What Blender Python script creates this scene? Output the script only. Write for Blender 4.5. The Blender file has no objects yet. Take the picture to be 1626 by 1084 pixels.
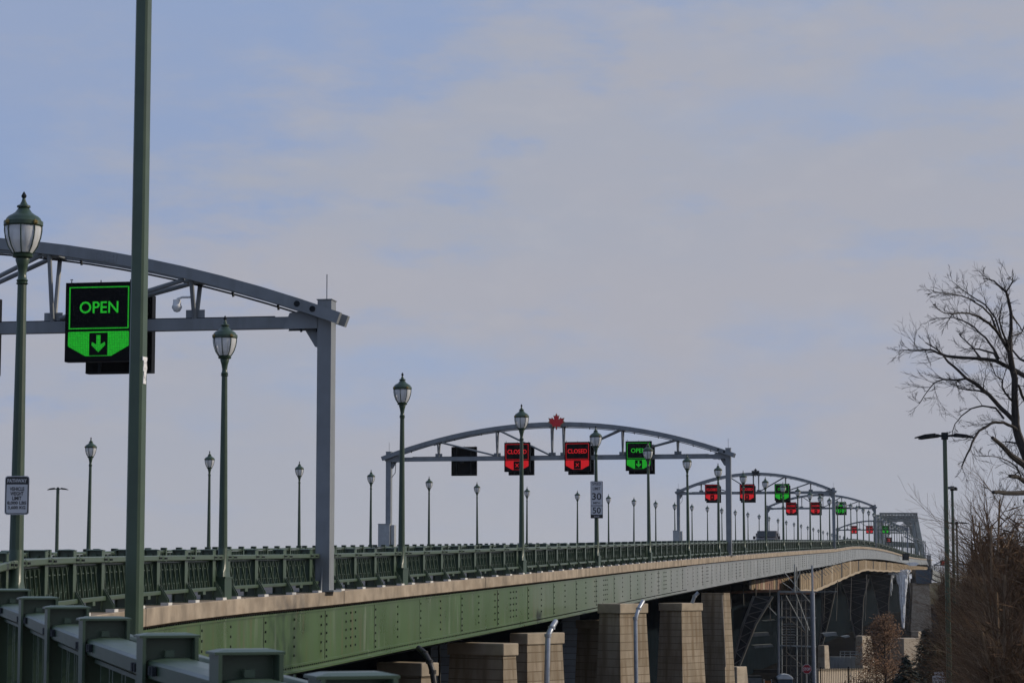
import bpy, math, random
from mathutils import Vector, Matrix, Euler
R = math.radians
S = bpy.context.scene
C = S.collection
random.seed(7)
F = 3700.0; TH = R(5.82); CT, ST = math.cos(TH), math.sin(TH)
# ------------------------------------------------------------------ camera
cd = bpy.data.cameras.new('camera'); cam = bpy.data.objects.new('camera', cd); C.objects.link(cam)
cd.sensor_width = 36.0; cd.lens = F/1626*36; cd.clip_start = .2; cd.clip_end = 9000
cam.location = (0, 0, 0); cam.rotation_euler = (R(90)+TH, 0, 0)
cd.dof.use_dof = True; cd.dof.focus_distance = 90; cd.dof.aperture_fstop = 13
S.camera = cam
# ------------------------------------------------------------------ world
SUN_EL, SUN_AZ = R(24), math.atan2(.985, .17)      # azimuth from +Y towards +X
w = bpy.data.worlds.new('World'); S.world = w; w.use_nodes = True
nt = w.node_tree; nt.nodes.clear()
def N(t, k, **kw):
    n = t.nodes.new(k)
    for a, b in kw.items(): setattr(n, a, b)
    return n
out = N(nt, 'ShaderNodeOutputWorld'); bg = N(nt, 'ShaderNodeBackground'); bg.inputs[1].default_value = .1
sky = N(nt, 'ShaderNodeTexSky', sky_type='NISHITA', sun_disc=False)
sky.sun_elevation = SUN_EL; sky.sun_rotation = SUN_AZ; sky.altitude = 100; sky.dust_density = 1.2; sky.ozone_density = 2.2
tc = N(nt, 'ShaderNodeTexCoord')
def noise(scale, sx, sy, sz, det, off=(0, 0, 0), rough=.5):
    mp = N(nt, 'ShaderNodeMapping'); mp.inputs['Scale'].default_value = (sx, sy, sz); mp.inputs['Location'].default_value = off
    mp.inputs['Rotation'].default_value = (0, R(9), 0)
    nz = N(nt, 'ShaderNodeTexNoise'); nz.inputs['Scale'].default_value = scale; nz.inputs['Detail'].default_value = det
    nz.inputs['Roughness'].default_value = rough
    nt.links.new(tc.outputs['Generated'], mp.inputs[0]); nt.links.new(mp.outputs[0], nz.inputs['Vector']); return nz.outputs['Fac']
def ramp(src, a, b, c0=(0, 0, 0, 1), c1=(1, 1, 1, 1)):
    r = N(nt, 'ShaderNodeValToRGB'); e = r.color_ramp.elements
    e[0].position = a; e[1].position = b; e[0].color = c0; e[1].color = c1
    r.color_ramp.interpolation = 'EASE'
    nt.links.new(src, r.inputs[0]); return r.outputs[0]
def mix(f, a, b):
    m = N(nt, 'ShaderNodeMix', data_type='RGBA')
    for s_, v in ((0, f), (6, a), (7, b)):
        if hasattr(v, 'links'): nt.links.new(v, m.inputs[s_])
        elif isinstance(v, tuple): m.inputs[s_].default_value = v
        else: m.inputs[s_].default_value = v
    return m.outputs[2]
n1 = noise(5.5, 1, 1, 2.2, 7, (3.1, 0.4, 1.2), .56)
n2 = noise(15, 1, 1, 3.2, 6, (1.3, 2.2, .2), .6)
n3 = noise(3.4, 1, 1, 3.5, 5, (5.3, 1.4, 3.3), .55)
n4 = noise(34, 1, 1, 2.6, 5, (2.3, 7.4, 1.3), .6)
blue = (2.75, 3.65, 5.7, 1); grey = (3.55, 3.78, 4.5, 1); pink = (3.78, 3.85, 4.4, 1)
cl = mix(ramp(n3, .40, .64), grey, pink)
base = mix(.9, sky.outputs[0], blue)
cov = ramp(n1, .26, .56)
c = mix(cov, base, cl)
c = mix(ramp(n2, .5, .74, (0, 0, 0, 1), (.6, .6, .6, 1)), c, (2.9, 3.6, 5.2, 1))
c = mix(ramp(n4, .48, .75, (0, 0, 0, 1), (.26, .26, .26, 1)), c, (4.2, 4.25, 4.7, 1))
SKYV = c
sep = N(nt, 'ShaderNodeSeparateXYZ'); nt.links.new(tc.outputs['Generated'], sep.inputs[0])
hz = ramp(sep.outputs[2], 0.0, .09, (.75, .75, .75, 1), (0, 0, 0, 1))
c = mix(hz, c, (3.85, 4.0, 4.5, 1))
ma = N(nt, 'ShaderNodeMath', operation='MULTIPLY_ADD'); ma.inputs[1].default_value = -.55; nt.links.new(sep.outputs[0], ma.inputs[0]); nt.links.new(sep.outputs[2], ma.inputs[2])
ma2 = N(nt, 'ShaderNodeMath', operation='MULTIPLY_ADD'); ma2.inputs[1].default_value = .35; nt.links.new(n2, ma2.inputs[0]); nt.links.new(ma.outputs[0], ma2.inputs[2])
up = ramp(ma2.outputs[0], .34, .50, (0, 0, 0, 1), (.8, .8, .8, 1))
c = mix(up, c, (2.5, 3.35, 5.3, 1))
nt.links.new(c, bg.inputs[0]); nt.links.new(bg.outputs[0], out.inputs[0])
# ------------------------------------------------------------------ sun
sl = bpy.data.lights.new('sun', 'SUN'); sl.energy = 2.9; sl.angle = R(.8); sl.color = (1.0, .87, .70)
so = bpy.data.objects.new('sun', sl); C.objects.link(so)
sd = Vector((math.sin(SUN_AZ)*math.cos(SUN_EL), math.cos(SUN_AZ)*math.cos(SUN_EL), math.sin(SUN_EL)))
so.rotation_euler = sd.to_track_quat('Z', 'Y').to_euler(); so.location = (60, 20, 60)
V = S.view_settings; V.view_transform = 'Standard'; V.look = 'None'; V.exposure = .10; V.gamma = 1
try: S.cycles.max_bounces = 5; S.cycles.transparent_max_bounces = 12
except Exception: pass

# ------------------------------------------------------------------ helpers
def at(px, py, Y):
    u = (px-813)/F; v = (542-py)/F
    d = Vector((u, CT - v*ST, ST + v*CT)); return d*(Y/d.y)
LOWSPEC = ('backdrop_dark', 'ground_shade', 'dark_steel', 'brush_twig', 'brush_pale', 'brush_dark', 'stone', 'stone_cap', 'grey_mesh', 'ground_grass', 'form_wood', 'sign_black')
def mat(name, col, rough=.6, metal=0, var=.15, scale=3.0, bump=0.0, spec=.5, kind=None, emit=None, alpha=None, dirt=None):
    m = bpy.data.materials.new(name); m.use_nodes = True; t = m.node_tree; b = t.nodes['Principled BSDF']
    b.inputs['Roughness'].default_value = rough; b.inputs['Metallic'].default_value = metal
    b.inputs['Specular IOR Level'].default_value = .08 if name in LOWSPEC else spec
    co = N(t, 'ShaderNodeTexCoord').outputs['Object']
    nz = N(t, 'ShaderNodeTexNoise'); nz.inputs['Scale'].default_value = scale; nz.inputs['Detail'].default_value = 6
    t.links.new(co, nz.inputs['Vector'])
    rp = N(t, 'ShaderNodeValToRGB'); e = rp.color_ramp.elements; e[0].position = .3; e[1].position = .7
    lo = tuple(x*(1-var) for x in col); hi = tuple(min(1, x*(1+var)) for x in col)
    e[0].color = (*lo, 1); e[1].color = (*hi, 1)
    t.links.new(nz.outputs['Fac'], rp.inputs[0]); last = rp.outputs[0]
    def mx(f, a, bb, blend='MIX'):
        q = N(t, 'ShaderNodeMix', data_type='RGBA', blend_type=blend)
        for s_, v in ((0, f), (6, a), (7, bb)):
            if hasattr(v, 'links'): t.links.new(v, q.inputs[s_])
            else: q.inputs[s_].default_value = v
        return q.outputs[2]
    if kind == 'blocks':      # stone courses, drawn as joints
        gm = N(t, 'ShaderNodeSeparateXYZ'); t.links.new(co, gm.inputs[0])
        a = N(t, 'ShaderNodeMath', operation='ADD'); t.links.new(gm.outputs[0], a.inputs[0]); t.links.new(gm.outputs[1], a.inputs[1])
        cb = N(t, 'ShaderNodeCombineXYZ'); t.links.new(a.outputs[0], cb.inputs[0]); t.links.new(gm.outputs[2], cb.inputs[1])
        br = N(t, 'ShaderNodeTexBrick'); br.inputs['Scale'].default_value = 1; br.inputs['Brick Width'].default_value = 5.0
        br.inputs['Row Height'].default_value = .30; br.inputs['Mortar Size'].default_value = .016
        br.inputs['Color1'].default_value = (1, 1, 1, 1); br.inputs['Color2'].default_value = (.78, .78, .76, 1); br.inputs['Mortar'].default_value = (.5, .48, .45, 1)
        t.links.new(cb.outputs[0], br.inputs['Vector']); last = mx(1.0, last, br.outputs[0], 'MULTIPLY')
        bm_ = N(t, 'ShaderNodeBump'); bm_.inputs['Strength'].default_value = .4; bm_.inputs['Distance'].default_value = .03
        t.links.new(br.outputs['Fac'], bm_.inputs['Height']); bm_.invert = True
        t.links.new(bm_.outputs[0], b.inputs['Normal'])
    if kind == 'streaks' or dirt:
        mp = N(t, 'ShaderNodeMapping'); mp.inputs['Scale'].default_value = (2.5, 2.5, .35) if name not in ('tan_concrete', 'footing_stone') else (.8, .8, 1.6)
        t.links.new(co, mp.inputs[0]); n2_ = N(t, 'ShaderNodeTexNoise'); n2_.inputs['Scale'].default_value = 1.6; n2_.inputs['Detail'].default_value = 8
        t.links.new(mp.outputs[0], n2_.inputs['Vector'])
        r2 = N(t, 'ShaderNodeValToRGB'); r2.color_ramp.elements[0].position = .42 if 'stone' in name else .5; r2.color_ramp.elements[1].position = .66 if 'stone' in name else .72
        t.links.new(n2_.outputs['Fac'], r2.inputs[0])
        g = N(t, 'ShaderNodeMath', operation='MULTIPLY'); g.inputs[1].default_value = .8 if name == 'stone' else .55; t.links.new(r2.outputs[0], g.inputs[0])
        last = mx(g.outputs[0], last, (*(dirt or tuple(x*.45 for x in col)), 1))
    t.links.new(last, b.inputs['Base Color'])
    if name in ('backdrop_dark', 'ground_shade', 'brush_twig', 'brush_pale', 'brush_dark', 'ground_grass'):
        df = N(t, 'ShaderNodeBsdfDiffuse'); t.links.new(last, df.inputs[0]); t.links.new(df.outputs[0], [n_ for n_ in t.nodes if n_.type == 'OUTPUT_MATERIAL'][0].inputs[0])
    if bump:
        bp = N(t, 'ShaderNodeBump'); bp.inputs['Strength'].default_value = bump; bp.inputs['Distance'].default_value = .05
        t.links.new(nz.outputs['Fac'], bp.inputs['Height']); t.links.new(bp.outputs[0], b.inputs['Normal'])
    rr = N(t, 'ShaderNodeMapRange'); rr.inputs[3].default_value = max(.05, rough-.08); rr.inputs[4].default_value = min(1, rough+.08)
    t.links.new(nz.outputs['Fac'], rr.inputs[0]); t.links.new(rr.outputs[0], b.inputs['Roughness'])
    if alpha is not None: b.inputs['Alpha'].default_value = alpha
    if emit:
        b.inputs['Emission Strength'].default_value = emit[1]; b.inputs['Emission Color'].default_value = (*emit[0], 1)
        # diode grid: small dark gaps between the LEDs
        ck = N(t, 'ShaderNodeTexVoronoi'); ck.inputs['Scale'].default_value = 25; ck.inputs['Randomness'].default_value = .15
        t.links.new(co, ck.inputs['Vector'])
        r3 = N(t, 'ShaderNodeValToRGB'); r3.color_ramp.elements[0].position = .35; r3.color_ramp.elements[1].position = .75
        r3.color_ramp.elements[0].color = (*emit[0], 1); r3.color_ramp.elements[1].color = (*[x*.25 for x in emit[0]], 1)
        t.links.new(ck.outputs['Distance'], r3.inputs[0]); t.links.new(r3.outputs[0], b.inputs['Emission Color'])
    return m
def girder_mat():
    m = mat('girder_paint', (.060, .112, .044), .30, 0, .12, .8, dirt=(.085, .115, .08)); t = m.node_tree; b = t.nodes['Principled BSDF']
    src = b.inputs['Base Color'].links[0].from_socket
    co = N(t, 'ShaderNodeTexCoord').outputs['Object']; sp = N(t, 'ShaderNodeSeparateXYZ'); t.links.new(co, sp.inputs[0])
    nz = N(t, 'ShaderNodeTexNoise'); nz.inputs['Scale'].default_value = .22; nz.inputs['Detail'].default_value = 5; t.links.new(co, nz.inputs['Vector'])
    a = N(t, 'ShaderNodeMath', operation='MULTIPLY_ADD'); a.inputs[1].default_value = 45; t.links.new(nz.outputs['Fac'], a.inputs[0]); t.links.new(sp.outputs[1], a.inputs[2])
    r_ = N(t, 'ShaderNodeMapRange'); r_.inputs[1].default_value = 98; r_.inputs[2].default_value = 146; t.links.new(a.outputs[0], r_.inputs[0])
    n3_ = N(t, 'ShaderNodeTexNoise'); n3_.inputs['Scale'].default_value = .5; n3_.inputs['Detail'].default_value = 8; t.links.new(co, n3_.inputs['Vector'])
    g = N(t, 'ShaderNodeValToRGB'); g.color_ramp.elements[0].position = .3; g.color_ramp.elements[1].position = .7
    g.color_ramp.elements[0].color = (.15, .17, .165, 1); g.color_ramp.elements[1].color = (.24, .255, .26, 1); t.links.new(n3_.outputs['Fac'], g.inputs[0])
    q = N(t, 'ShaderNodeMix', data_type='RGBA'); t.links.new(r_.outputs[0], q.inputs[0]); t.links.new(src, q.inputs[6]); t.links.new(g.outputs[0], q.inputs[7])  # greyer with distance: grazing sky sheen put into the colour, plus older paint
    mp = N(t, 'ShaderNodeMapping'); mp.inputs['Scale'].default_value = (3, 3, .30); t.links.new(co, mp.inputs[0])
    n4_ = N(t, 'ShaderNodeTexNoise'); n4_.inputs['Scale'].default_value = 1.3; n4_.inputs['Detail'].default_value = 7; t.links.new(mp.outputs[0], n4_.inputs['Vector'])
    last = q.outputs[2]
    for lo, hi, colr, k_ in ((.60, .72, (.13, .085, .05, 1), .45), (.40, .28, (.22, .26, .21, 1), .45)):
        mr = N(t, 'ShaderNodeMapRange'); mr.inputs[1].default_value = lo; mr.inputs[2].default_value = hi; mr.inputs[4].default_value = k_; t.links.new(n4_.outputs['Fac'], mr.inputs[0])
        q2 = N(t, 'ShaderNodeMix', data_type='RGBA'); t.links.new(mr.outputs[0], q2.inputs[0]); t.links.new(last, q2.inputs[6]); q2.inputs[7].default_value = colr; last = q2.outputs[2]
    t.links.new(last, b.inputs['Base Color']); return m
M = {
 'green': mat('green_paint', (.052, .084, .052), .32, 0, .12, 4, dirt=(.05, .07, .05)),
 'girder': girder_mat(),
 'lampgreen': mat('lamp_green', (.030, .058, .036), .38, 0, .15, 4),
 'groundshade': mat('ground_shade', (.012, .013, .015), .95, 0, .3, .3, .3),  # near black: shade on the ground under the deck put into the colour
 'steel': mat('grey_paint', (.185, .205, .225), .45, 0, .12, 2, dirt=(.13, .14, .145)),
 'galv': mat('galvanised', (.30, .33, .38), .38, .35, .12, 6),
 'cabinet': mat('cabinet_metal', (.34, .36, .37), .45, .2, .1, 5),
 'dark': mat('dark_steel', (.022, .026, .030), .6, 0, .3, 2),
 'rubber': mat('black_hose', (.012, .012, .014), .5),
 'black': mat('sign_black', (.005, .0055, .0065), .5, 0, .2, 5),
 'concrete': mat('tan_concrete', (.285, .24, .19), .85, 0, .36, 1.6, .3, spec=.2, dirt=(.24, .19, .14)),
 'pad': mat('pale_pad', (.55, .55, .54), .85, 0, .1, 5),
 'asphalt': mat('asphalt', (.055, .056, .058), .85, 0, .2, 8, .3),
 'stone': mat('stone', (.33, .28, .215), .85, 0, .16, .9, .0, kind='blocks', dirt=(.17, .125, .08)),
 'stone_cap': mat('stone_cap', (.33, .28, .215), .85, 0, .2, 2, .3),
 'footing': mat('footing_stone', (.42, .36, .28), .85, 0, .2, 2, .3, dirt=(.2, .15, .1)),
 'pierblue': mat('blue_pier_tint', (.27, .33, .41), .6, 0, .12, 1.5, kind='blocks'),  # far piers in shade: blue sky fill put into the colour
 'backdrop': mat('backdrop_dark', (.006, .010, .014), .9, 0, .4, .5),  # for the added backdrop, dark as the shade below the deck
 'mesh': mat('grey_mesh', (.075, .08, .08), .9, 0, .35, 1.2, alpha=.7),
 'wood': mat('form_wood', (.235, .185, .125), .8, 0, .35, 1.4, dirt=(.09, .065, .045)),
 'rust': mat('rusty_steel', (.16, .09, .06), .8, 0, .4, 3),
 'ice': mat('ice', (.82, .86, .92), .4, 0, .12, 2.0, .8),
 'white': mat('white_paint', (.72, .73, .75), .5, 0, .05, 3),
 'signface': mat('sign_white', (.52, .53, .56), .5, 0, .05, 3),
 'ink': mat('sign_ink', (.015, .015, .017), .5),
 'glass': mat('lamp_glass', (.72, .74, .76), .2, 0, .1, 3, alpha=.72),
 'frost': mat('lamp_inner', (.75, .76, .74), .4, 0, .05, 3),
 'brass': mat('brass', (.20, .15, .05), .4, .6, .2, 5),
 'red': mat('red_enamel', (.58, .012, .02), .4, 0, .1, 3),
 'gold': mat('gold_edge', (.33, .33, .2), .5, 0, .1, 3),
 'stopred': mat('stop_red', (.33, .01, .025), .45),
 'ledg': mat('led_green', (.0, .05, .0), .6, emit=((.01, .40, .015), 1.0)),
 'ledr': mat('led_red', (.08, .0, .0), .6, emit=((.62, .008, .012), 1.0)),
 'bark': mat('bark', (.035, .030, .027), .9, 0, .35, 6, .5),
 'twig': mat('twig', (.045, .039, .035), .9, 0, .3, 6),
 'brush': mat('brush_twig', (.135, .086, .055), .9, 0, .4, 3),
 'brushp': mat('brush_pale', (.21, .15, .10), .9, 0, .3, 3),
 'brushd': mat('brush_dark', (.080, .050, .028), .9, 0, .4, 3),
 'dryleaf': mat('dry_leaf', (.155, .082, .042), .85, 0, .45, 2),
 'spruce': mat('spruce_needles', (.018, .030, .024), .8, 0, .4, 3),
 'ground': mat('ground_grass', (.085, .075, .045), .95, 0, .35, .15, .3),
 'carpaint': mat('car_paint', (.035, .030, .028), .3, 0, .1, 2),
 'carglass': mat('car_glass', (.02, .024, .026), .12),
 'orange': mat('orange_plastic', (.45, .13, .02), .6),
 'plastic': mat('grey_plastic', (.6, .64, .66), .5, 0, .1, 3),
 'bluesteel': mat('blue_steel', (.045, .075, .105), .5, 0, .2, 1),
 'weather': mat('weathered_truss', (.21, .235, .245), .6, 0, .35, .4, dirt=(.1, .1, .1)),
 'legpaint': mat('leg_paint', (.10, .10, .095), .6, 0, .35, .5, dirt=(.09, .06, .04)),
 'truss': mat('truss_paint', (.125, .145, .14), .6, 0, .4, .3, dirt=(.07, .07, .065)),
 'wall': mat('pale_wall', (.34, .29, .23), .85, 0, .15, .8, .2, dirt=(.2, .16, .12)),
}
class MB:
    def __init__(s): s.v = []; s.f = []; s.m = []; s.cm = 0
    def add(s, vs, fs):
        o = len(s.v); s.v += [tuple(p) for p in vs]; s.f += [[i+o for i in f] for f in fs]; s.m += [s.cm]*len(fs); return s
    def box(s, x0, x1, y0, y1, z0, z1):
        return s.hexa([(x0, y0, z0), (x1, y0, z0), (x1, y1, z0), (x0, y1, z0)], [(x0, y0, z1), (x1, y0, z1), (x1, y1, z1), (x0, y1, z1)])
    def hexa(s, a, b):
        n = len(a); fs = [list(range(n))[::-1], list(range(n, 2*n))] + [[i, (i+1) % n, n+(i+1) % n, n+i] for i in range(n)]
        return s.add(list(a)+list(b), fs)
    def bar(s, p, q, w_, h_, up=(0, 0, 1)):
        p = Vector(p); q = Vector(q); d = (q-p).normalized(); u = Vector(up)
        if abs(d.dot(u)) > .98: u = Vector((0, 1, 0))
        sx = d.cross(u).normalized(); sz = sx.cross(d).normalized()
        c4 = [(-.5, -.5), (.5, -.5), (.5, .5), (-.5, .5)]
        return s.hexa([p+sx*w_*a+sz*h_*b for a, b in c4], [q+sx*w_*a+sz*h_*b for a, b in c4])
    def tube(s, pts, rad, n=6, cap=True):
        pts = [Vector(p) for p in pts]; k = len(pts)
        if not isinstance(rad, (list, tuple)): rad = [rad]*k
        vs = []; fs = []
        ref = None
        for i, p in enumerate(pts):
            d = (pts[min(i+1, k-1)]-pts[max(i-1, 0)]); d = d.normalized() if d.length > 1e-9 else Vector((0, 0, 1))
            if ref is None: ref = d.orthogonal().normalized()
            ref = (ref - d*ref.dot(d)); ref = ref.normalized() if ref.length > 1e-6 else d.orthogonal().normalized()
            b = d.cross(ref)
            for j in range(n):
                a = 2*math.pi*j/n; vs.append(p+(ref*math.cos(a)+b*math.sin(a))*rad[i])
        for i in range(k-1):
            for j in range(n): fs.append([i*n+j, i*n+(j+1) % n, (i+1)*n+(j+1) % n, (i+1)*n+j])
        if cap: fs += [list(range(n))[::-1], [(k-1)*n+j for j in range(n)]]
        return s.add(vs, fs)
    def lathe(s, prof, n=12, off=(0, 0), a0=0):
        vs = []; fs = []; k = len(prof)
        for r_, z_ in prof:
            for j in range(n):
                a = a0+2*math.pi*j/n; vs.append((off[0]+r_*math.cos(a), off[1]+r_*math.sin(a), z_))
        for i in range(k-1):
            for j in range(n): fs.append([i*n+j, i*n+(j+1) % n, (i+1)*n+(j+1) % n, (i+1)*n+j])
        fs += [list(range(n))[::-1], [(k-1)*n+j for j in range(n)]]
        return s.add(vs, fs)
    def loft(s, rings, cap=True):
        n = len(rings[0]); k = len(rings); vs = [p for r_ in rings for p in r_]; fs = []
        for i in range(k-1):
            for j in range(n): fs.append([i*n+j, i*n+(j+1) % n, (i+1)*n+(j+1) % n, (i+1)*n+j])
        if cap: fs += [list(range(n))[::-1], [(k-1)*n+j for j in range(n)]]
        return s.add(vs, fs)
    def mesh(s, name, mats):
        me = bpy.data.meshes.new(name); me.from_pydata(s.v, [], s.f)
        for m_ in (mats if isinstance(mats, (list, tuple)) else [mats]): me.materials.append(M[m_] if isinstance(m_, str) else m_)
        if any(s.m): me.polygons.foreach_set('material_index', s.m)
        me.update(); return me
    def build(s, name, mats, parent=None, smooth=False, bevel=0):
        me = s.mesh(name, mats)
        if smooth:
            me.polygons.foreach_set('use_smooth', [True]*len(me.polygons)); me.set_sharp_from_angle(angle=R(40))
        o = bpy.data.objects.new(name, me); C.objects.link(o)
        if parent: o.parent = parent
        if bevel:
            b = o.modifiers.new('bevel', 'BEVEL'); b.width = bevel; b.segments = 2; b.limit_method = 'ANGLE'
        return o
def tag(o, label, cat=None, group=None, kind=None):
    if label: o['label'] = label
    if cat: o['category'] = cat
    if group: o['group'] = group
    if kind: o['kind'] = kind
    return o
def thing(name, label, cat, loc=(0, 0, 0), rz=0, group=None):
    o = bpy.data.objects.new(name, None); C.objects.link(o); o.location = loc; o.rotation_euler = (0, 0, rz); o.empty_display_size = .2
    return tag(o, label, cat, group)
def dup(root, loc, rz, label=None, group=None, scale=None):
    r = root.copy(); C.objects.link(r); r.location = loc; r.rotation_euler = (0, 0, rz)
    if label: r['label'] = label
    if group: r['group'] = group
    if scale: r.scale = (scale,)*3
    for ch in list(root.children):
        c_ = ch.copy(); C.objects.link(c_); c_.parent = r
        for g_ in ch.children:
            d_ = g_.copy(); C.objects.link(d_); d_.parent = c_
    return r
def inst(me, name, parent, loc, rot=(0, 0, 0), scale=(1, 1, 1)):
    o = bpy.data.objects.new(name, me); C.objects.link(o); o.parent = parent; o.location = loc; o.rotation_euler = rot; o.scale = scale; return o
_tcache = {}
def text_mesh(txt, height, bold=0.0, width=None):
    """flat outline of the words in x/z, centred, facing -y; returns verts and faces"""
    k = (txt, bold)
    if k not in _tcache:
        cu = bpy.data.curves.new('t', 'FONT'); cu.body = txt; cu.size = 1; cu.offset = bold; cu.resolution_u = 3
        o = bpy.data.objects.new('t', cu); C.objects.link(o)
        me = bpy.data.meshes.new_from_object(o.evaluated_get(bpy.context.evaluated_depsgraph_get()))
        _tcache[k] = ([tuple(v.co) for v in me.vertices], [list(p.vertices) for p in me.polygons])
        bpy.data.objects.remove(o); bpy.data.curves.remove(cu); bpy.data.meshes.remove(me)
    vs, fs = _tcache[k]
    x0 = min(v[0] for v in vs); x1 = max(v[0] for v in vs); y0 = min(v[1] for v in vs); y1 = max(v[1] for v in vs)
    sy = height/(y1-y0); sx = sy if width is None else width/(x1-x0)
    return [((v[0]-(x0+x1)/2)*sx, 0, (v[1]-(y0+y1)/2)*sy) for v in vs], fs
def put_text(mb, txt, h, cx, cz, y, bold=0.02, width=None):
    vs, fs = text_mesh(txt, h, bold, width)
    mb.add([(x+cx, y, z+cz) for x, _, z in vs], fs)

# ------------------------------------------------------------------ the road line
CP = [(-12, 5.2, -1.75), (0, 1.95, -1.45), (7.4, -.50, -1.24), (10.6, -1.60, -1.18), (14.2, -2.72, -1.10), (16.3, -3.35, -1.05), (22, -5.25, -.86), (28.9, -6.275, -.61),
      (37, -6.33, -.48), (44.8, -5.68, -.38), (52, -4.42, -.28), (60, -2.98, -.14), (75, .16, .17), (105.7, 6.05, .76), (141.5, 12.9, 1.40),
      (180, 20.55, 2.08), (215, 27.4, 2.66), (250, 34.2, 3.22), (297, 43.3, 4.14), (353, 54.6, 4.68), (420, 67.8, 4.95), (531, 89.6, 5.15), (650, 113.5, 5.7),
      (760, 136, 6.4), (900, 160.5, 7.2), (1140, 200.5, 8.2), (1400, 242, 8.6)]
def path(Y):
    i = 0
    while i < len(CP)-2 and CP[i+1][0] < Y: i += 1
    def tan(j, k):
        a = CP[max(j-1, 0)]; b = CP[min(j+1, len(CP)-1)]; return (b[k]-a[k])/(b[0]-a[0])
    y0, y1 = CP[i][0], CP[i+1][0]; h = y1-y0; t = (Y-y0)/h
    r_ = []
    for k in (1, 2):
        p0, p1, m0, m1 = CP[i][k], CP[i+1][k], tan(i, k)*h, tan(i+1, k)*h
        r_.append((2*t**3-3*t*t+1)*p0+(t**3-2*t*t+t)*m0+(-2*t**3+3*t*t)*p1+(t**3-t*t)*m1)
    return Vector((r_[0], Y, r_[1]))
def head(Y):
    a = path(Y-.6); b = path(Y+.6); return math.atan2(b.x-a.x, b.y-a.y), (b.z-a.z)/((b-a).length)
def width(Y):
    if Y < 175: return 20.4+.4*max(-1, (Y-90)/80)
    if Y < 200: return 20.8-2.4*(Y-175)/25
    return 18.4-min(1, (Y-200)/250)*2.4
def off(Y, d, dz=0):            # d metres to the left of the near edge, across the road
    p = path(Y); h, _ = head(Y); return Vector((p.x-math.cos(h)*d, p.y+math.sin(h)*d, p.z+dz-.2*min(1, max(0, d)/18)))
def rz(Y): return R(90)-head(Y)[0]
def steps(a, b):
    Y = a; o = []
    while Y < b: o.append(Y); Y += 2 if Y < 60 else (4 if Y < 300 else 12)
    return o+[b]
def ribbon(mb, ys, prof, dfun=None):
    """sweeps a closed profile [(d, dz)] along the road line"""
    rings = []
    for Y in ys:
        e = dfun(Y) if dfun else 0
        rings.append([off(Y, d+e, dz) for d, dz in prof])
    mb.loft(rings); return mb
def px_of(p):
    yc = p.y*CT+p.z*ST; return 813+F*p.x/yc
def Yat(px, d=0, lo=None, hi=None):
    lo, hi = lo or 36, hi or 900
    for _ in range(50):
        mid = (lo+hi)/2
        if px_of(off(mid, d)) < px: lo = mid
        else: hi = mid
    return (lo+hi)/2
STN = [28.9, 44.8, 60.0] + [75+15.35*k for k in range(0, 46)]     # lamp stations on the near side

# ------------------------------------------------------------------ ground
g = MB(); g.add([(-4000, -200, -9.5), (4000, -200, -9.5), (4000, 7000, -9.5), (-4000, 7000, -9.5)], [[0, 1, 2, 3]])
tag(g.build('ground', 'ground'), 'brown winter grass ground far below the bridge', kind='structure')
# ------------------------------------------------------------------ bridge
br = thing('bridge', 'long green steel girder bridge curving up and away over stone piers', 'bridge', (0, 0, 0))
YS = steps(-10, 1130)
ribbon(MB(), YS, [(.30, -.46), (.30, -.03), (20.5, -.03), (20.5, -.46)]).build('deck_slab', 'dark', br) if False else None
mb = MB()
rings = []
for Y in YS:
    W = width(Y); rings.append([off(Y, .3, -.46), off(Y, .3, -.10), off(Y, W-.3, -.10), off(Y, W-.3, -.46)])
mb.loft(rings); mb.build('deck_slab', 'dark', br)
ribbon(MB(), YS, [(-.36, -.30), (-.36, 0), (.34, 0), (.34, -.30)]).build('curb', 'concrete', br, bevel=.015)
mb = MB(); rings = []
for Y in YS:
    W = width(Y); rings.append([off(Y, W-.34, -.3), off(Y, W-.34, 0), off(Y, W+.36, 0), off(Y, W+.36, -.3)])
mb.loft(rings).build('curb', 'concrete', br)
for i_ in range(24):
    Yj = 38+7.7*i_; h_, _ = head(Yj); ax_ = Vector((math.sin(h_), math.cos(h_), 0))*.012; m = MB()
    m.hexa([off(Yj, -.363, -.298)-ax_, off(Yj, -.363, -.298)+ax_, off(Yj, -.34, -.298)+ax_, off(Yj, -.34, -.298)-ax_], [off(Yj, -.363, .002)-ax_, off(Yj, -.363, .002)+ax_, off(Yj, -.34, .002)+ax_, off(Yj, -.34, .002)-ax_]); m.build('expansion_joint', 'dark', br)
def girder(dpos, depth, y0, name, material, dfun=None):
    ys = steps(y0, 1130); mb = MB()
    def sw(prof):
        rings = [[off(Y, d+(dfun(Y) if dfun else 0), dz) for d, dz in prof] for Y in ys]; mb.loft(rings)
    sw([(dpos-.012, -depth), (dpos-.012, -.302), (dpos+.012, -.302), (dpos+.012, -depth)])
    sw([(dpos-.13, -depth-.035), (dpos-.13, -depth), (dpos+.16, -depth), (dpos+.16, -depth-.035)])
    sw([(dpos-.04, -depth+.0), (dpos-.04, -depth+.13), (dpos-.013, -depth+.13), (dpos-.013, -depth+.0)])
    sw([(dpos-.04, -.42), (dpos-.04, -.303), (dpos-.013, -.303), (dpos-.013, -.42)])
    return mb.build(name, material, br)
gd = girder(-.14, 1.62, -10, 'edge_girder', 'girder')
girder(0, 1.62, -10, 'edge_girder', 'dark', lambda Y: width(Y)+.1)
for q in range(1, 5): girder(q*4.0-.6, 2.35, 10, 'inner_girder', 'dark')
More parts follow.
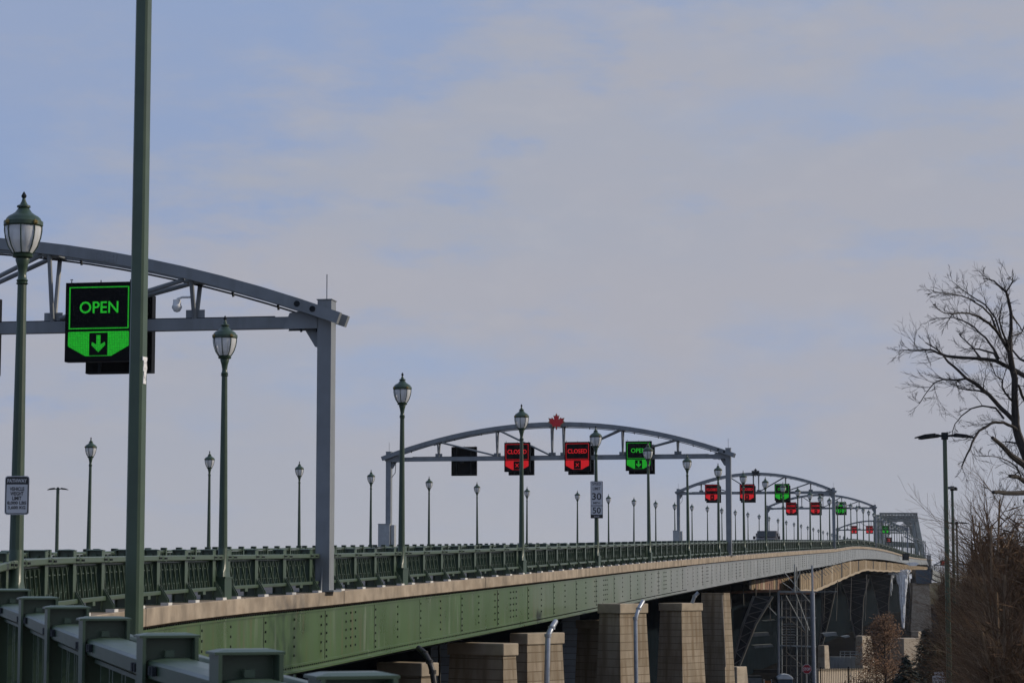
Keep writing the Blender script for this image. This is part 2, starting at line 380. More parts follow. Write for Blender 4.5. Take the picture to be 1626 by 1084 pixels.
# seams and bolts on the near girder
mb = MB(); bolts = MB()
def gpt(Y, z, o=-.158): return off(Y, o, z)
def bolt(Y, z, r_=.022, o=-.14-.014, lift=.018):
    h, _ = head(Y); p = off(Y, o, z); ax = Vector((math.sin(h), math.cos(h), 0)); nn = Vector((math.cos(h), -math.sin(h), 0))
    a = [p+ax*dx*r_+Vector((0, 0, dz*r_)) for dx, dz in ((-1, -1), (1, -1), (1, 1), (-1, 1))]
    bolts.hexa(a, [q+nn*lift for q in a])
Y = 33.7; k = 0
while Y < 420:
    a = off(Y, -.154, -1.49); b = off(Y, -.154, -.42); h, _ = head(Y)
    mb.bar(a, b, .022 if Y < 150 else .04, .012, up=(math.cos(h), -math.sin(h), 0))
    zz = [-.54-i*.19 for i in range(5)]
    for z in zz+[-1.44]: bolt(Y+.12, z, .024)
    if Y < 300:
        for q in ((1.9, 2.35, 2.8), (2.4,), (2.3,), (2.2, 4.35))[k % 4]:
            for z in zz: bolt(Y+q, z, .024)
    Y += 4.7; k += 1
Y = 34.0
while Y < 120:
    bolt(Y, -.36, .017, -.18, .02); bolt(Y, -1.55, .017, -.18, .02); Y += .17
for Y in [40+4.7*i for i in range(120)]:
    bar_w = width(Y)
    mb.bar(off(Y, 0, -1.0), off(Y, bar_w, -1.0), .3, 1.0)
mb.build('stiffener', ['dark'], gd); bolts.build('rivet', 'dark', gd)
ribbon(MB(), steps(34, 330), [(-.20, -.345), (-.20, -.302), (-.12, -.302), (-.12, -.345)]).build('flashing', 'rust', br)
# road and pathway on top
mb = MB(); rings = []
for Y in YS:
    W = width(Y); rings.append([off(Y, .34, -.09), off(Y, W-.34, -.09)])
n = len(rings); mb.add([p for r_ in rings for p in r_], [[2*i, 2*i+1, 2*i+3, 2*i+2] for i in range(n-1)])
tag(mb.build('road', 'asphalt'), 'dark asphalt roadway on the bridge deck', kind='structure')

# ------------------------------------------------------------------ railing
def post_mesh():
    m = MB()
    m.box(-.11, .11, -.122, -.106, .02, .93); m.box(-.085, .085, .106, .120, .02, .93)      # flanges, outer and inner
    m.box(-.008, .008, -.106, .106, .02, .93)                                           # web
    m.box(-.085, .085, -.135, .135, .93, .940); m.hexa([(-.085, -.135, .940), (.085, -.135, .940), (.085, .135, .940), (-.085, .135, .940)], [(-.05, -.09, .950), (.05, -.09, .950), (.05, .09, .950), (-.05, .09, .950)])
    for x_ in (-.07, .055): m.hexa([(x_, -.122, .02), (x_, -.30, .02), (x_, -.30, .10), (x_, -.14, .36)], [(x_+.015, -.122, .02), (x_+.015, -.30, .02), (x_+.015, -.30, .10), (x_+.015, -.14, .36)])
    m.box(-.13, .13, -.31, .2, 0.0, .02)
    for x_ in (-.17, .17):
        m.box(x_-.10, x_+.10, -.1965, -.1915, .758, .836)
        m.box(x_*.35-.02, x_*.35+.02, -.02, .02, .845, .875)
    m.box(-.012, .012, -.194, -.189, .745, .85)
    m.box(-.05, .05, -.18, -.10, .75, .83)
    m.cm = 1; m.box(-.15, .15, -.335, -.20, -.002, .045)
    m.cm = 2
    for x_ in (-.27, -.20, -.13, .13, .20, .27):
        m.box(x_-.016, x_+.016, -.212, -.196, .782, .812)
        if abs(x_) > .15: m.box(x_-.02, x_+.02, .094, .112, .772, .812)
    return m.mesh('post', ['green', 'pad', 'dark'])
def octbar(m, L, y, z, wy, hz, c_):
    sec = [(-wy/2+c_, -hz/2), (wy/2-c_, -hz/2), (wy/2, -hz/2+c_), (wy/2, hz/2-c_), (wy/2-c_, hz/2), (-wy/2+c_, hz/2), (-wy/2, hz/2-c_), (-wy/2, -hz/2+c_)]
    m.loft([[(0, y+a, z+b) for a, b in sec], [(L, y+a, z+b) for a, b in sec]])
def panel_mesh(L, gap):
    m = MB()
    octbar(m, L, -.158, .797, .066, .095, .014)
    sec = [(-.075, .748), (.082, .748), (.094, .758), (.094, .820), (.082, .833), (.02, .842), (-.075, .842)]
    m.loft([[(0, a, b) for a, b in sec], [(L, a, b) for a, b in sec]])
    octbar(m, L, -.155, .21, .06, .07, .01); octbar(m, L, .10, .21, .05, .06, .01)
    m.box(.1, L-.1, -.06, .06, .715, .735); m.box(.1, L-.1, -.06, .06, .20, .225)
    n = max(1, round((L-.3)/.42)); st = (L-.3)/n
    for i in range(n):
        x0 = .15+i*st; x1 = x0+st*.74
        m.box(x0-.012, x0+.012, -.05, .05, .22, .72); m.box(x1-.012, x1+.012, -.05, .05, .22, .72)
        m.bar((x0, -.060, .24), (x1, -.060, .70), .02, .028, up=(0, 1, 0)); m.bar((x1, -.085, .24), (x0, -.085, .70), .02, .028, up=(0, 1, 0))
        m.box(x0, x1, -.055, -.04, .345, .36); m.box(x0, x1, -.055, -.04, .59, .605)
    if gap:
        m.box(L*.5-.1, L*.5+.1, -.2, -.1, .12, .18)
    return m.mesh('railing_panel', ['green'])
PM = post_mesh(); PML = {}
def pm(L, gap):
    k = (round(L*5)/5, gap)
    if k not in PML: PML[k] = (panel_mesh(k[0], gap), k[0])
    return PML[k]
def railing(name, label, posts, side, y_vis):
    """posts: list of positions (Vector) along the line in order; side=1 near (outer = right), -1 far"""
    r_ = thing(name, label, 'railing', (0, 0, 0))
    idx = [i for i, p in enumerate(posts) if y_vis[0] <= p.y <= y_vis[1]]
    far_v = {'post': MB(), 'railing_panel': MB()}
    cnt = 0
    for ii in idx:
        p = posts[ii]; q = posts[min(ii+1, len(posts)-1)]; a = posts[max(ii-1, 0)]
        if q is p: break
        d = (q-p); L = d.length; ang = math.atan2(d.y, d.x); sl = -math.asin(d.z/L)
        ang2 = math.atan2((q-a).y, (q-a).x)
        if side < 0: loc, rot2, rot = q, ang+math.pi, (0, -sl, ang+math.pi); angp = ang2+math.pi
        else: loc, rot, angp = p, (0, sl, ang), ang2
        me, L0 = pm(L, ii % 2 == 0)
        if cnt < 100:
            inst(PM, 'post', r_, p, (0, 0, angp)); inst(me, 'railing_panel', r_, loc, rot, (L/L0, 1, 1))
        else:
            for nm, m_, M4 in (('post', PM, Matrix.LocRotScale(p, Euler((0, 0, angp)), Vector((1, 1, 1)))), ('railing_panel', me, Matrix.LocRotScale(loc, Euler(rot), Vector((L/L0, 1, 1))))):
                o_ = len(far_v[nm].v)
                far_v[nm].v += [tuple(M4 @ v.co) for v in m_.vertices]; far_v[nm].f += [[i+o_ for i in pp.vertices] for pp in m_.polygons]
                far_v[nm].m += [pp.material_index for pp in m_.polygons]
        cnt += 1
    for nm, lab in (('post', 'far posts of the railing merging together'), ('railing_panel', 'far panels of the railing merging together')):
        if far_v[nm].v: tag(far_v[nm].build(nm, ['green', 'pad', 'dark'], r_), lab, kind='stuff')
    return r_
def posts_between(fn, stations):
    o = []
    for a, b in zip(stations[:-1], stations[1:]):
        h = .55; L = (b-a)-2*h
        o += [fn(a-h*1.0)] if not o else []
        o.append(fn(a+h)); o += [fn(a+h+L*i/7) for i in range(1, 7)]; o.append(fn(b-h))
    return o
def Yfg(px):
    lo, hi = 4.0, 21.0
    for _ in range(40):
        mid = (lo+hi)/2
        if px_of(path(mid)) > px: lo = mid
        else: hi = mid
    return lo
fgY = [-1.2, .4, 2.0, 3.7, 5.6]+[Yfg(q) for q in (555, 385, 260, 160, 101, 56, 14)]
while fgY[-1] < 26: fgY.append(fgY[-1]+1.75)
near_posts = [path(Y) for Y in fgY] + posts_between(path, STN[:44])
railing('bridge_railing', 'green steel railing on the near edge, curving past the camera', near_posts, 1, (-2, 690))
def farp(Y): return off(Y, width(Y))
far_posts = posts_between(farp, [Y-0 for Y in STN[2:44]])
railing('bridge_railing', 'green railing along the far edge of the bridge, caps showing behind', far_posts, -1, (62, 690))

# ------------------------------------------------------------------ lantern lamps
def make_lamp():
    t = thing('lamp_post', 'x', 'lamp post', (0, 0, 0))
    m = MB()
    m.box(-.27, .27, -.11, .11, 0, .40); m.box(-.285, .285, -.125, .125, .395, .43)
    def ring(ax, ay, z):     # octagon that runs from rectangle to circle
        o = []
        for j in range(16):
            a = 2*math.pi*(j+.5)/16; c_, s_ = math.cos(a), math.sin(a)
            kk = max(abs(c_), abs(s_)); sq = 1 if z < .5 else max(0, 1-(z-.43)/.35)
            r1 = Vector((c_/kk, s_/kk)); r0 = Vector((c_, s_)); v = r0.lerp(r1, sq)
            o.append((v.x*ax, v.y*ay, z))
        return o
    m.loft([ring(.25, .105, .43), ring(.215, .10, .50), ring(.17, .096, .58), ring(.135, .094, .68), ring(.115, .092, .80), ring(.105, .092, .9), ring(.092, .09, .97)])
    m.build('base', 'lampgreen', t, smooth=True)
    m = MB(); m.lathe([(.088, .95), (.075, 2.4), (.056, 4.30)], 12); m.build('pole', 'lampgreen', t)
    m = MB(); m.lathe([(.062, 4.27), (.078, 4.285), (.062, 4.30), (.074, 4.325), (.058, 4.34), (.050, 4.40), (.065, 4.50), (.09, 4.58), (.085, 4.60), (.125, 4.615), (.132, 4.64), (.10, 4.66)], 12)
    m.build('collar', 'lampgreen', t, smooth=True)
    h = MB(); h.lathe([(.232, 5.00), (.246, 5.015), (.246, 5.065), (.226, 5.075), (.215, 5.10), (.185, 5.13), (.14, 5.155), (.105, 5.18), (.085, 5.21), (.065, 5.238), (.06, 5.245), (.085, 5.245), (.085, 5.265), (.05, 5.28), (.03, 5.32), (.018, 5.36)], 16)
    hood = h.build('hood', 'lampgreen', t, smooth=True)
    h = MB(); h.lathe([(.012, 5.35), (.03, 5.375), (.034, 5.39), (.02, 5.42), (.004, 5.445)], 8); h.build('finial', 'dark', hood)
    for j in range(4):
        h = MB(); a = R(45)+j*math.pi/2; c_, s_ = math.cos(a), math.sin(a); h.lathe([(.012, 5.005), (.036, 5.025), (.036, 5.055), (.012, 5.075)], 6, (c_*.235, s_*.235)); h.build('medallion', 'brass', hood)
    gl = MB(); prof = [(.225, 5.01), (.226, 4.95), (.212, 4.86), (.175, 4.75), (.118, 4.66)]
    gl.lathe(prof, 16); glo = gl.build('glass', 'glass', t, smooth=True)
    h = MB()
    for j in range(8):
        a = 2*math.pi*j/8; h.tube([((r_+.006)*math.cos(a), (r_+.006)*math.sin(a), z) for r_, z in prof], .0095, 4)
    h.lathe([(.118, 4.655), (.125, 4.665), (.118, 4.675)], 12)
    h.build('cage', 'lampgreen', glo)
    h = MB(); h.lathe([(.03, 4.66), (.075, 4.68), (.07, 4.74), (.02, 4.76)], 10); h.build('bulb', 'frost', glo)
    return t
lamp0 = make_lamp(); used = [False]
ORD = ['first', 'second', 'third', 'fourth', 'fifth', 'sixth', 'seventh', 'eighth', 'ninth', 'tenth', 'eleventh', 'twelfth', 'thirteenth', 'fourteenth', 'fifteenth']
GY = [52.1, 141.5, 250, 353.5, 531]
GN = ['nearest gantry', 'second gantry', 'third gantry', 'fourth gantry', 'fifth gantry']
def where(Y, cnt):
    k = sum(1 for y in GY if y < Y); cnt[k] = cnt.get(k, 0)+1
    n_ = ORD[cnt[k]-1]
    return (n_, None) if k == 0 else (n_, GN[k-1])
def lamp_at(p, rot, label, group):
    if not used[0]:
        used[0] = True; lamp0.location = p; lamp0.rotation_euler = (0, 0, rot); lamp0['label'] = label; lamp0['group'] = group
    else: o = dup(lamp0, p, rot, label, group); o.rotation_euler = (random.uniform(-.006, .006), random.uniform(-.006, .006), rot)
cnt = {}
for i, Y in enumerate(STN[:44]):
    n_, g_ = where(Y, cnt)
    lab = ('large green lantern lamp %s' % ('carrying the pathway weight sign at far left' if i == 0 else 'between the tall square pole and nearest gantry')) if g_ is None else 'green lantern lamp on the near railing, %s one past the %s' % (n_, g_)
    lamp_at(off(Y, -.15), rz(Y), lab, 'lantern lamps on the near railing')
cnt = {}
for Y in STN[3:40]:
    Yf = Y+11.5 if False else Y
    n_, g_ = where(Y, cnt); q = off(Y, width(Y)+.15)
    lamp_at(q, rz(Y)+math.pi, 'small distant lantern lamp on the far railing, %s one past the %s' % (n_, g_ or 'start'), 'lantern lamps on the far railing')

# ------------------------------------------------------------------ gantries
LEAF = [(0, 1), (.14, .72), (.30, .80), (.22, .36), (.44, .60), (.50, .47), (.80, .53), (.70, .25), (.82, .14), (.40, -.22), (.46, -.38), (.06, -.30), (.06, -.62)]
LEAF = LEAF + [(-x, z) for x, z in LEAF[::-1]]
def prism_y(m, poly, y0, y1):
    n = len(poly); m.add([(x, y0, z) for x, z in poly]+[(x, y1, z) for x, z in poly],
        [list(range(n)), list(range(n, 2*n))[::-1]]+[[i, n+i, n+(i+1) % n, (i+1) % n] for i in range(n)])
def gantry(k, Y, W, has_box):
    p = off(Y, -.24); h, _ = head(Y)
    # local: x across the road to the left (0 near column .. W far column), y along the road, z up
    t = thing('gantry', ['grey arched sign gantry nearest the camera, left half out of frame', 'grey arched gantry with red maple leaf on its crown', 'third grey arched gantry, dark emblem on its crown', 'fourth grey arched gantry, in front of the steel truss', 'smallest grey arched gantry, beside the truss portal'][k], 'gantry', p, 0, 'arched sign gantries over the road')
    ux = Vector((-math.cos(h), math.sin(h), 0)); uy = Vector((math.sin(h), math.cos(h), 0))
    t.matrix_world = Matrix(((ux.x, uy.x, 0, p.x), (ux.y, uy.y, 0, p.y), (0, 0, -1, p.z), (0, 0, 0, 1))) if False else Matrix.Translation(p) @ Matrix.Rotation(math.atan2(-ux.y, -ux.x), 4, 'Z')
    # now local +x points to the right (outwards), so x runs 0 .. -W ; local +y is along the road
    HC = 6.02
    for x, nm in ((0, 'column'), (-W, 'column')):
        m = MB(); m.box(x-.16, x+.16, -.21, .21, .0, 6.5); m.box(x-.18, x+.18, -.23, .23, 6.5, 6.52)
        m.hexa([(x-.30, -.35, 0), (x+.30, -.35, 0), (x+.30, .35, 0), (x-.30, .35, 0)], [(x-.30, -.35, .04), (x+.30, -.35, .04), (x+.30, .35, .04), (x-.30, .35, .04)])
        for s_ in (-1, 1): m.hexa([(x-.012, s_*.21, .04), (x+.012, s_*.21, .04), (x+.012, s_*.34, .04), (x-.012, s_*.34, .04)], [(x-.012, s_*.21, .55), (x+.012, s_*.21, .55), (x+.012, s_*.215, .55), (x-.012, s_*.215, .55)])
        sg = 1 if x == 0 else -1      # bracket on the inner side
        for yy in (-.23, .218): m.hexa([(x-sg*.95, yy, HC-.16), (x-sg*.16, yy, HC-.16), (x-sg*.16, yy, HC+.3), (x-sg*.8, yy, HC+.2)], [(x-sg*.95, yy+.012, HC-.16), (x-sg*.16, yy+.012, HC-.16), (x-sg*.16, yy+.012, HC+.3), (x-sg*.8, yy+.012, HC+.2)])
        m.hexa([(x-sg*.16, -.02, HC-.16), (x-sg*.50, -.02, HC-.16), (x-sg*.26, -.02, HC-.55), (x-sg*.16, -.02, HC-.58)], [(x-sg*.16, .02, HC-.16), (x-sg*.50, .02, HC-.16), (x-sg*.26, .02, HC-.55), (x-sg*.16, .02, HC-.58)])
        co = m.build(nm, 'steel', t, bevel=.012)
        a = MB(); a.tube([(x, 0, 6.52), (x, 0, 7.1)], .012, 5); a.build('antenna', 'steel', co)
    m = MB(); m.box(-W+.16, -.16, -.11, .11, HC-.13, HC+.13); chord = m.build('bottom_chord', 'steel', t)
    def az(u): tt = min(1, max(0, u)); return HC+.18+1.88*4*tt*(1-tt)*(1-.0*tt)
    for s_ in (-1, 1):
        m = MB(); rings = []
        for i in range(25):
            u = -.018+1.036*i/24; x = -W*u; z = HC+.18+1.88*4*u*(1-u); dz = 1.88*4*(1-2*u)/W; nx = dz; nz_ = 1
            L = math.hypot(nx, nz_); nx /= L; nz_ /= L; y = s_*.36
            sec = [(-.09, -.13), (.09, -.13), (.09, .13), (-.09, .13)]
            rings.append([(x+nx*b, y+a, z+nz_*b) for a, b in sec])
        m.loft(rings)
        m.build('arch_rib', 'steel', t)
    nodes = [.145, .305, .478, .512, .675, .85]
    for i, u in enumerate(nodes):
        x = -W*u; m = MB()
        for s_ in (-1, 1): m.tube([(x, s_*.06, HC+.12), (x, s_*.34, az(u)-.1)], .055, 8)
        m.box(x-.22, x+.22, -.012, .012, HC+.12, HC+.34); m.box(x-.2, x+.2, -.34, .34, az(u)-.17, az(u)-.13)
        m.build('strut', 'steel', t)
    for a, b in ((0, 1), (1, 2), (4, 3), (5, 4)):
        m = MB(); xa, xb = -W*nodes[a], -W*nodes[b]; s0 = -.18 if a < b else .18
        for s_ in (-1, 1): m.tube([(xa+s0, s_*.30, az(nodes[a])-.12), (xb-s0, s_*.06, HC+.20)], .055, 8)
        m.build('diagonal', 'steel', t)
    m = MB()
    for u in [.05, .1, .2, .27, .4, .6, .72, .8, .93]: m.tube([(-W*u, -.28, az(u)-.16), (-W*u+.02, -.28, az(u)-.27)], .03, 5)
    for u in (.010, .027):
        x = -W*u; m.tube([(x, -.46, az(u)), (x, -.45, az(u))], .07, 10); m.tube([(x-.0, -.13, HC-.13), (x+.03, -.16, HC-.22)], .03, 5)
    tag(m.build('bolts', 'dark', t), None, kind='stuff')
    for s_ in (-1, 1):      # splice plates with bolt heads
        for u in (.24, .42, .58, .76):
            m = MB(); x = -W*u; z = az(u); m.bar((x-.28, s_*.455, az(u+.28/W)), (x+.28, s_*.455, az(u-.28/W)), .01, .2)
            for q in (-.2, -.1, .1, .2):
                for w_ in (-.05, .05): zz = az(u-q/W)+w_; m.box(x+q-.014, x+q+.014, s_*.46-.014, s_*.46+.014, zz-.014, zz+.014)
            m.build('splice_plate', 'steel', t)
    m = MB(); m.tube([(-W*u_/30, .13, az(u_/30)-.19) for u_ in range(1, 27)], .022, 5); m.tube([(-W+1.5, .0, HC+.145), (-1.2, .0, HC+.145)], .02, 5); m.build('cable_conduit', 'dark', t)
    if has_box:
        b_ = MB(); b_.box(-W-.55, -W+.20, -.55, -.22, .55, 2.0); b_.box(-W-.58, -W+.23, -.58, -.2, 2.0, 2.03); b_.box(-W+.23, -W+.45, -.4, .1, .6, 1.95)
        c_ = b_.build('control_cabinet', 'cabinet', t, bevel=.01)
        b_ = MB(); b_.tube([(-W+.22, .0, 5.9), (-W+.45, -.1, 5.7), (-W+.42, -.1, 5.2), (-W+.2, -.1, 4.9)], .022, 6); b_.build('conduit', 'dark', t)
    if k in (1, 2, 3):
        e_ = MB(); ex = -W*.495; ez = az(.495)+.05; sc = .60 if k == 1 else .52
        prism_y(e_, [(ex+x*sc*1.06, ez+(z-.02)*sc*1.06) for x, z in LEAF], -.57, -.54); eo = e_.build('emblem', 'gold' if k == 1 else 'dark', t)
        tag(eo, 'red maple leaf emblem' if k == 1 else 'dark emblem')
        if k == 1: e_ = MB(); prism_y(e_, [(ex+x*sc*.95, ez+(z-.02)*sc*.95) for x, z in LEAF], -.60, -.572); e_.build('leaf', 'red', eo)
        e_ = MB(); e_.box(ex-.04, ex+.04, -.54, -.45, az(.495)-.1, az(.495)+.1); e_.build('bracket', 'steel', t)
    if k == 0:
        c_ = MB(); x = -W*.145-.02
        c_.tube([(x+.0, -.1, HC+.62), (x-.25, -.12, HC+.62), (x-.38, -.12, HC+.58)], .025, 6)
        c_.lathe([(.02, HC+.58), (.09, HC+.56), (.10, HC+.44), (.12, HC+.42), (.12, HC+.38), (.07, HC+.30), (.0, HC+.28)], 10, (x-.38, -.12))
        c_.build('camera_dome', 'white', t, smooth=True)
    return t
def make_sign(state):
    """front at local y=0 facing -y; hangs around z=0; 1.6 wide, 1.8 tall"""
    t = thing('lane_sign', 'x', 'lane sign', (0, 0, 0))
    m = MB(); m.box(-.80, .80, 0, .24, -.9, .9); hs = m.build('housing', 'black', t)
    m = MB()
    for x in (-.7, 0., .7): m.tube([(x, .1, .9), (x, .1, .96)], .012, 5); m.tube([(x-.03, .1, .98), (x+.03, .1, .98)], .012, 5) if x < 0 else None
    m.build('eyebolt', 'dark', t)
    if state == 'blank':
        m = MB()
        for x in (-.45, .45): m.box(x-.03, x+.03, -.06, 0, -.88, .88)
        m.box(-.8, .8, -.012, 0, -.88, -.86); m.box(-.22, -.02, -.05, 0, -.12, .1)
        m.build('frame_bar', 'dark', t); return t
    led = 'ledg' if state == 'OPEN' else 'ledr'
    m = MB()
    for x0, x1, z0, z1 in ((-.71, .71, .775, .80), (-.71, .71, -.16, -.135), (-.71, -.685, -.135, .775), (.685, .71, -.135, .775)): m.box(x0, x1, -.012, 0, z0, z1)
    m.build('border', led, t)
    m = MB(); put_text(m, state, .27, 0, .33, -.006, .012, .92 if state == 'OPEN' else 1.20); m.build('lettering', led, t)
    m = MB()
    def pl(poly): prism_y(m, poly, -.012, 0)
    pl([(-.72, -.24), (-.70, -.22), (-.22, -.22), (-.22, -.78), (-.30, -.78), (-.72, -.55)])
    pl([(.72, -.24), (.72, -.55), (.30, -.78), (.22, -.78), (.22, -.22), (.70, -.22)])
    pl([(-.22, -.765), (-.22, -.78), (.22, -.78), (.22, -.765)]); pl([(-.22, -.25), (.22, -.25), (.22, -.22), (-.22, -.22)])
    m.build('chevron', led, t)
    m = MB()
    if state == 'OPEN':
        prism_y(m, [(-.045, -.30), (-.045, -.52), (-.15, -.46), (-.16, -.53), (0, -.69), (.16, -.53), (.15, -.46), (.045, -.52), (.045, -.30)], -.012, 0)
    else:
        m.bar((-.1, -.006, -.40), (.1, -.006, -.62), .03, .04, up=(0, 1, 0)); m.bar((.1, -.008, -.40), (-.1, -.008, -.62), .03, .04, up=(0, 1, 0))
    m.build('arrow' if state == 'OPEN' else 'cross', led, t)
    return t
protos = {k: make_sign(k) for k in ('OPEN', 'CLOSED', 'blank')}; pused = set()
def sign_at(kind, g, x, back, label):
    Mx = g.matrix_world
    if back: loc = Mx @ Vector((x+.08, 1.02, 5.86)); 
    else: loc = Mx @ Vector((x, -.55, 6.07))
    rot = g.matrix_world.to_euler().z
    if back:
        loc = Mx @ Vector((x, .80, 5.92))
    if kind not in pused:
        pused.add(kind); o = protos[kind]; o.location = loc; o.rotation_euler = (0, 0, rot); o['label'] = label
    else: o = dup(protos[kind], loc, rot, label)
    o['group'] = 'lane control signs on the gantries'; return o
GW = [21.2, 21.2, 16.7, 16.3, 15.9]
gan = []
for k, Y in enumerate(GY): gan.append(gantry(k, Y, GW[k], k in (1, 2)))
bpy.context.view_layer.update()
gnm = ['nearest gantry', 'maple leaf gantry', 'third gantry', 'fourth gantry', 'smallest gantry']
for k, g_ in enumerate(gan):
    xs = [[-5.17, -8.95, -12.72], [-5.42, -9.2, -12.96], [-5.45, -9.2, -12.95], [-5.1, -8.85, -12.6], [-4.9, -8.5, -12.0]][k]
    for j, x in enumerate(xs):
        kind = 'OPEN' if j == 0 else 'CLOSED'
        if k == 0 and j == 2: continue
        pos = ['right', 'middle', 'left'][j]
        sign_at(kind, g_, x, False, '%s lane sign lit %s on the %s%s' % ('green' if j == 0 else 'red', kind, gnm[k], '' if j == 0 else ', %s of its row' % pos))
        if k < 4: sign_at('blank', g_, x, True, 'dark back of a sign behind the %s %s sign on the %s' % (pos, kind, gnm[k]))
    if k == 1: sign_at('blank', g_, -16.6, True, 'unlit dark sign seen from behind at left of the maple leaf gantry')

# ------------------------------------------------------------------ square pole and lot lamps
m_ = at(213, 960, 28.0)
def square_pole(t, w_, z0, z1, w1=None):
    w1 = w1 or w_; m = MB()
    def sq(w2, z): c_ = w2*.14; h2 = w2/2; return [(-h2+c_, -h2, z), (h2-c_, -h2, z), (h2, -h2+c_, z), (h2, h2-c_, z), (h2-c_, h2, z), (-h2+c_, h2, z), (-h2, h2-c_, z), (-h2, -h2+c_, z)]
    m.loft([sq(w_, z0), sq(w1, z1)]); return m.build('pole', 'green', t)
def fixture(t, z, s_=1, n=3):
    m = MB()
    for dx, dy, a in ((-1, 0, 1), (1, 0, 1), (-.55, .55, .8))[:n]:
        L = 1.02*s_; u = Vector((dx, dy, 0)).normalized(); v = Vector((-u.y, u.x, 0))
        def rg(k_, wd, th, dz): c_ = u*k_*L; return [tuple(c_+v*wd*a_+Vector((0, 0, z+dz+th*b_))) for a_, b_ in ((-1, -1), (1, -1), (1, 1), (-1, 1))]
        m.loft([rg(.05, .04, .035, 0), rg(.3, .05, .04, .02), rg(.34, .16, .06, .03), rg(.7, .17, .05, 0.0), rg(1.0, .10, .02, -.06)])
    m.box(-.10*s_, .10*s_, -.1*s_, .1*s_, z-.12, z+.12)
    return m.build('light_head', 'dark', t)
p = at(213, 960, 28.0)
t = thing('light_pole', 'tall dark green square pole running out of the top of frame', 'light pole', (p.x, 28.0, -9.5), R(-16))
square_pole(t, .215, 0, 18.5, .150); fixture(t, 18.5, 1)
m = MB(); m.box(-.25, .25, -.25, .25, 0, .05); m.build('base_plate', 'green', t)
m = MB(); random.seed(3)
bpos = at(229, 588, 28.0)
for i in range(9):
    z = bpos.z+9.5-.16+i*.035+random.uniform(-.01, .01); m.box(.0850, .0915+.004, -.05+random.uniform(-.02, .02), .03+random.uniform(-.02, .03), z, z+.045)
m.build('sticker', 'white', t)
for i, (px, py, Y, n, nm) in enumerate([(1500, 692, 80, 3, 'tall lot lamp with three flat heads at the right, nearest of its row'), (1512, 775, 126, 2, 'lot lamp with flat heads directly behind the tallest one'), (1519, 830, 190, 2, 'smallest lot lamp of the row at the right, by the brush'), (92, 776, 165, 2, 'lone twin-headed lamp beyond the far railing at the left')]):
    q = at(px, py, Y); z0 = -9.5; s_ = 1.0 if i < 3 else .72
    t = thing('light_pole', nm, 'light pole', (q.x, q.y, z0), 0 if i != 1 else R(70), 'flat-headed area lights')
    square_pole(t, .20 if i < 3 else .30, 0, q.z-z0, .13 if i < 3 else .2); fixture(t, q.z-z0, s_, n)
    m = MB(); m.lathe([(.35, 0), (.35, .6), (.3, .65)], 12); m.build('base', 'concrete', t)

# ------------------------------------------------------------------ plates with writing
def rounded(wd, hg, r_, n=5):
    o = []
    for cx, cz, a0 in ((wd/2-r_, hg/2-r_, 0), (-wd/2+r_, hg/2-r_, 90), (-wd/2+r_, -hg/2+r_, 180), (wd/2-r_, -hg/2+r_, 270)):
        for i in range(n): a = R(a0+90*i/(n-1)); o.append((cx+r_*math.cos(a), cz+r_*math.sin(a)))
    return o
def sign_plate(name, label, px, py, Y, wpx, hpx, rot, build):
    p = at(px, py, Y); s_ = F/p.length; t = thing(name, label, 'sign', p, rot); build(t, wpx/s_, hpx/s_); return t
def b1(t, wd, hg):
    m = MB(); prism_y(m, rounded(wd, hg, .035), 0, .006); m.build('plate', 'signface', t)
    m = MB(); prism_y(m, rounded(wd*.94, hg*.96, .03), -.003, 0); m.build('border', 'ink', t)
    m = MB(); a = rounded(wd*.86, hg*.92, .02); lo = [(x, min(z, hg*.28)) for x, z in a]; prism_y(m, lo, -.006, -.0032); m.build('panel', 'signface', t)
    m = MB(); put_text(m, 'PATHWAY', hg*.10, 0, hg*.375, -.008, .03, wd*.80); m.build('lettering', 'signface', t)
    m = MB()
    for tx, z, ww in (('VEHICLE', .165, .60), ('WEIGHT', .045, .54), ('LIMIT', -.075, .38), ('8,000 LBS', -.20, .78), ('3,600 KG', -.32, .72)):
        put_text(m, tx, hg*.098, 0, hg*z, -.008, .03, wd*ww)
    m.build('lettering', 'ink', t); m = MB(); m.box(-.09, .09, .006, .05, -hg*.3, -hg*.26); m.box(-.09, .09, .006, .05, hg*.26, hg*.3); m.build('bracket', 'galv', t)
q = off(28.9, -.15)
sign_plate('pathway_sign', 'black and white pathway weight limit plate on the leftmost lamp', 27, 786, q.y-.14, 38, 60, R(-1), b1)
def b2(t, wd, hg):
    m = MB(); prism_y(m, rounded(wd, hg, .02), 0, .006); m.build('plate', 'ink', t)
    m = MB(); m.box(-wd*.46, wd*.46, -.004, 0, -hg*.15, hg*.485); m.box(-wd*.46, wd*.46, -.004, 0, -hg*.40, -hg*.17); m.build('panel', 'signface', t)
    m = MB()
    for tx, z, h_, ww in (('SPEED', .43, .075, .72), ('LIMIT', .30, .08, .62), ('30', .09, .19, .76), ('MPH', -.085, .06, .55), ('50', -.285, .17, .66)): put_text(m, tx, hg*h_, 0, hg*z, -.006, .015, wd*ww)
    m.build('lettering', 'ink', t); m = MB(); put_text(m, 'km/h', hg*.05, 0, -hg*.45, -.006, .01, wd*.4); m.build('lettering', 'signface', t)
    m = MB(); m.box(-.08, .08, .006, .06, -.3, -.26); m.box(-.08, .08, .006, .06, .26, .3); m.build('bracket', 'galv', t)
q = off(STN[4], -.15)
sign_plate('speed_limit_sign', 'speed limit 30 MPH and 50 plate on a near lamp post', 947.5, 793, q.y-.16, 19.5, 58.5, R(-4), b2)
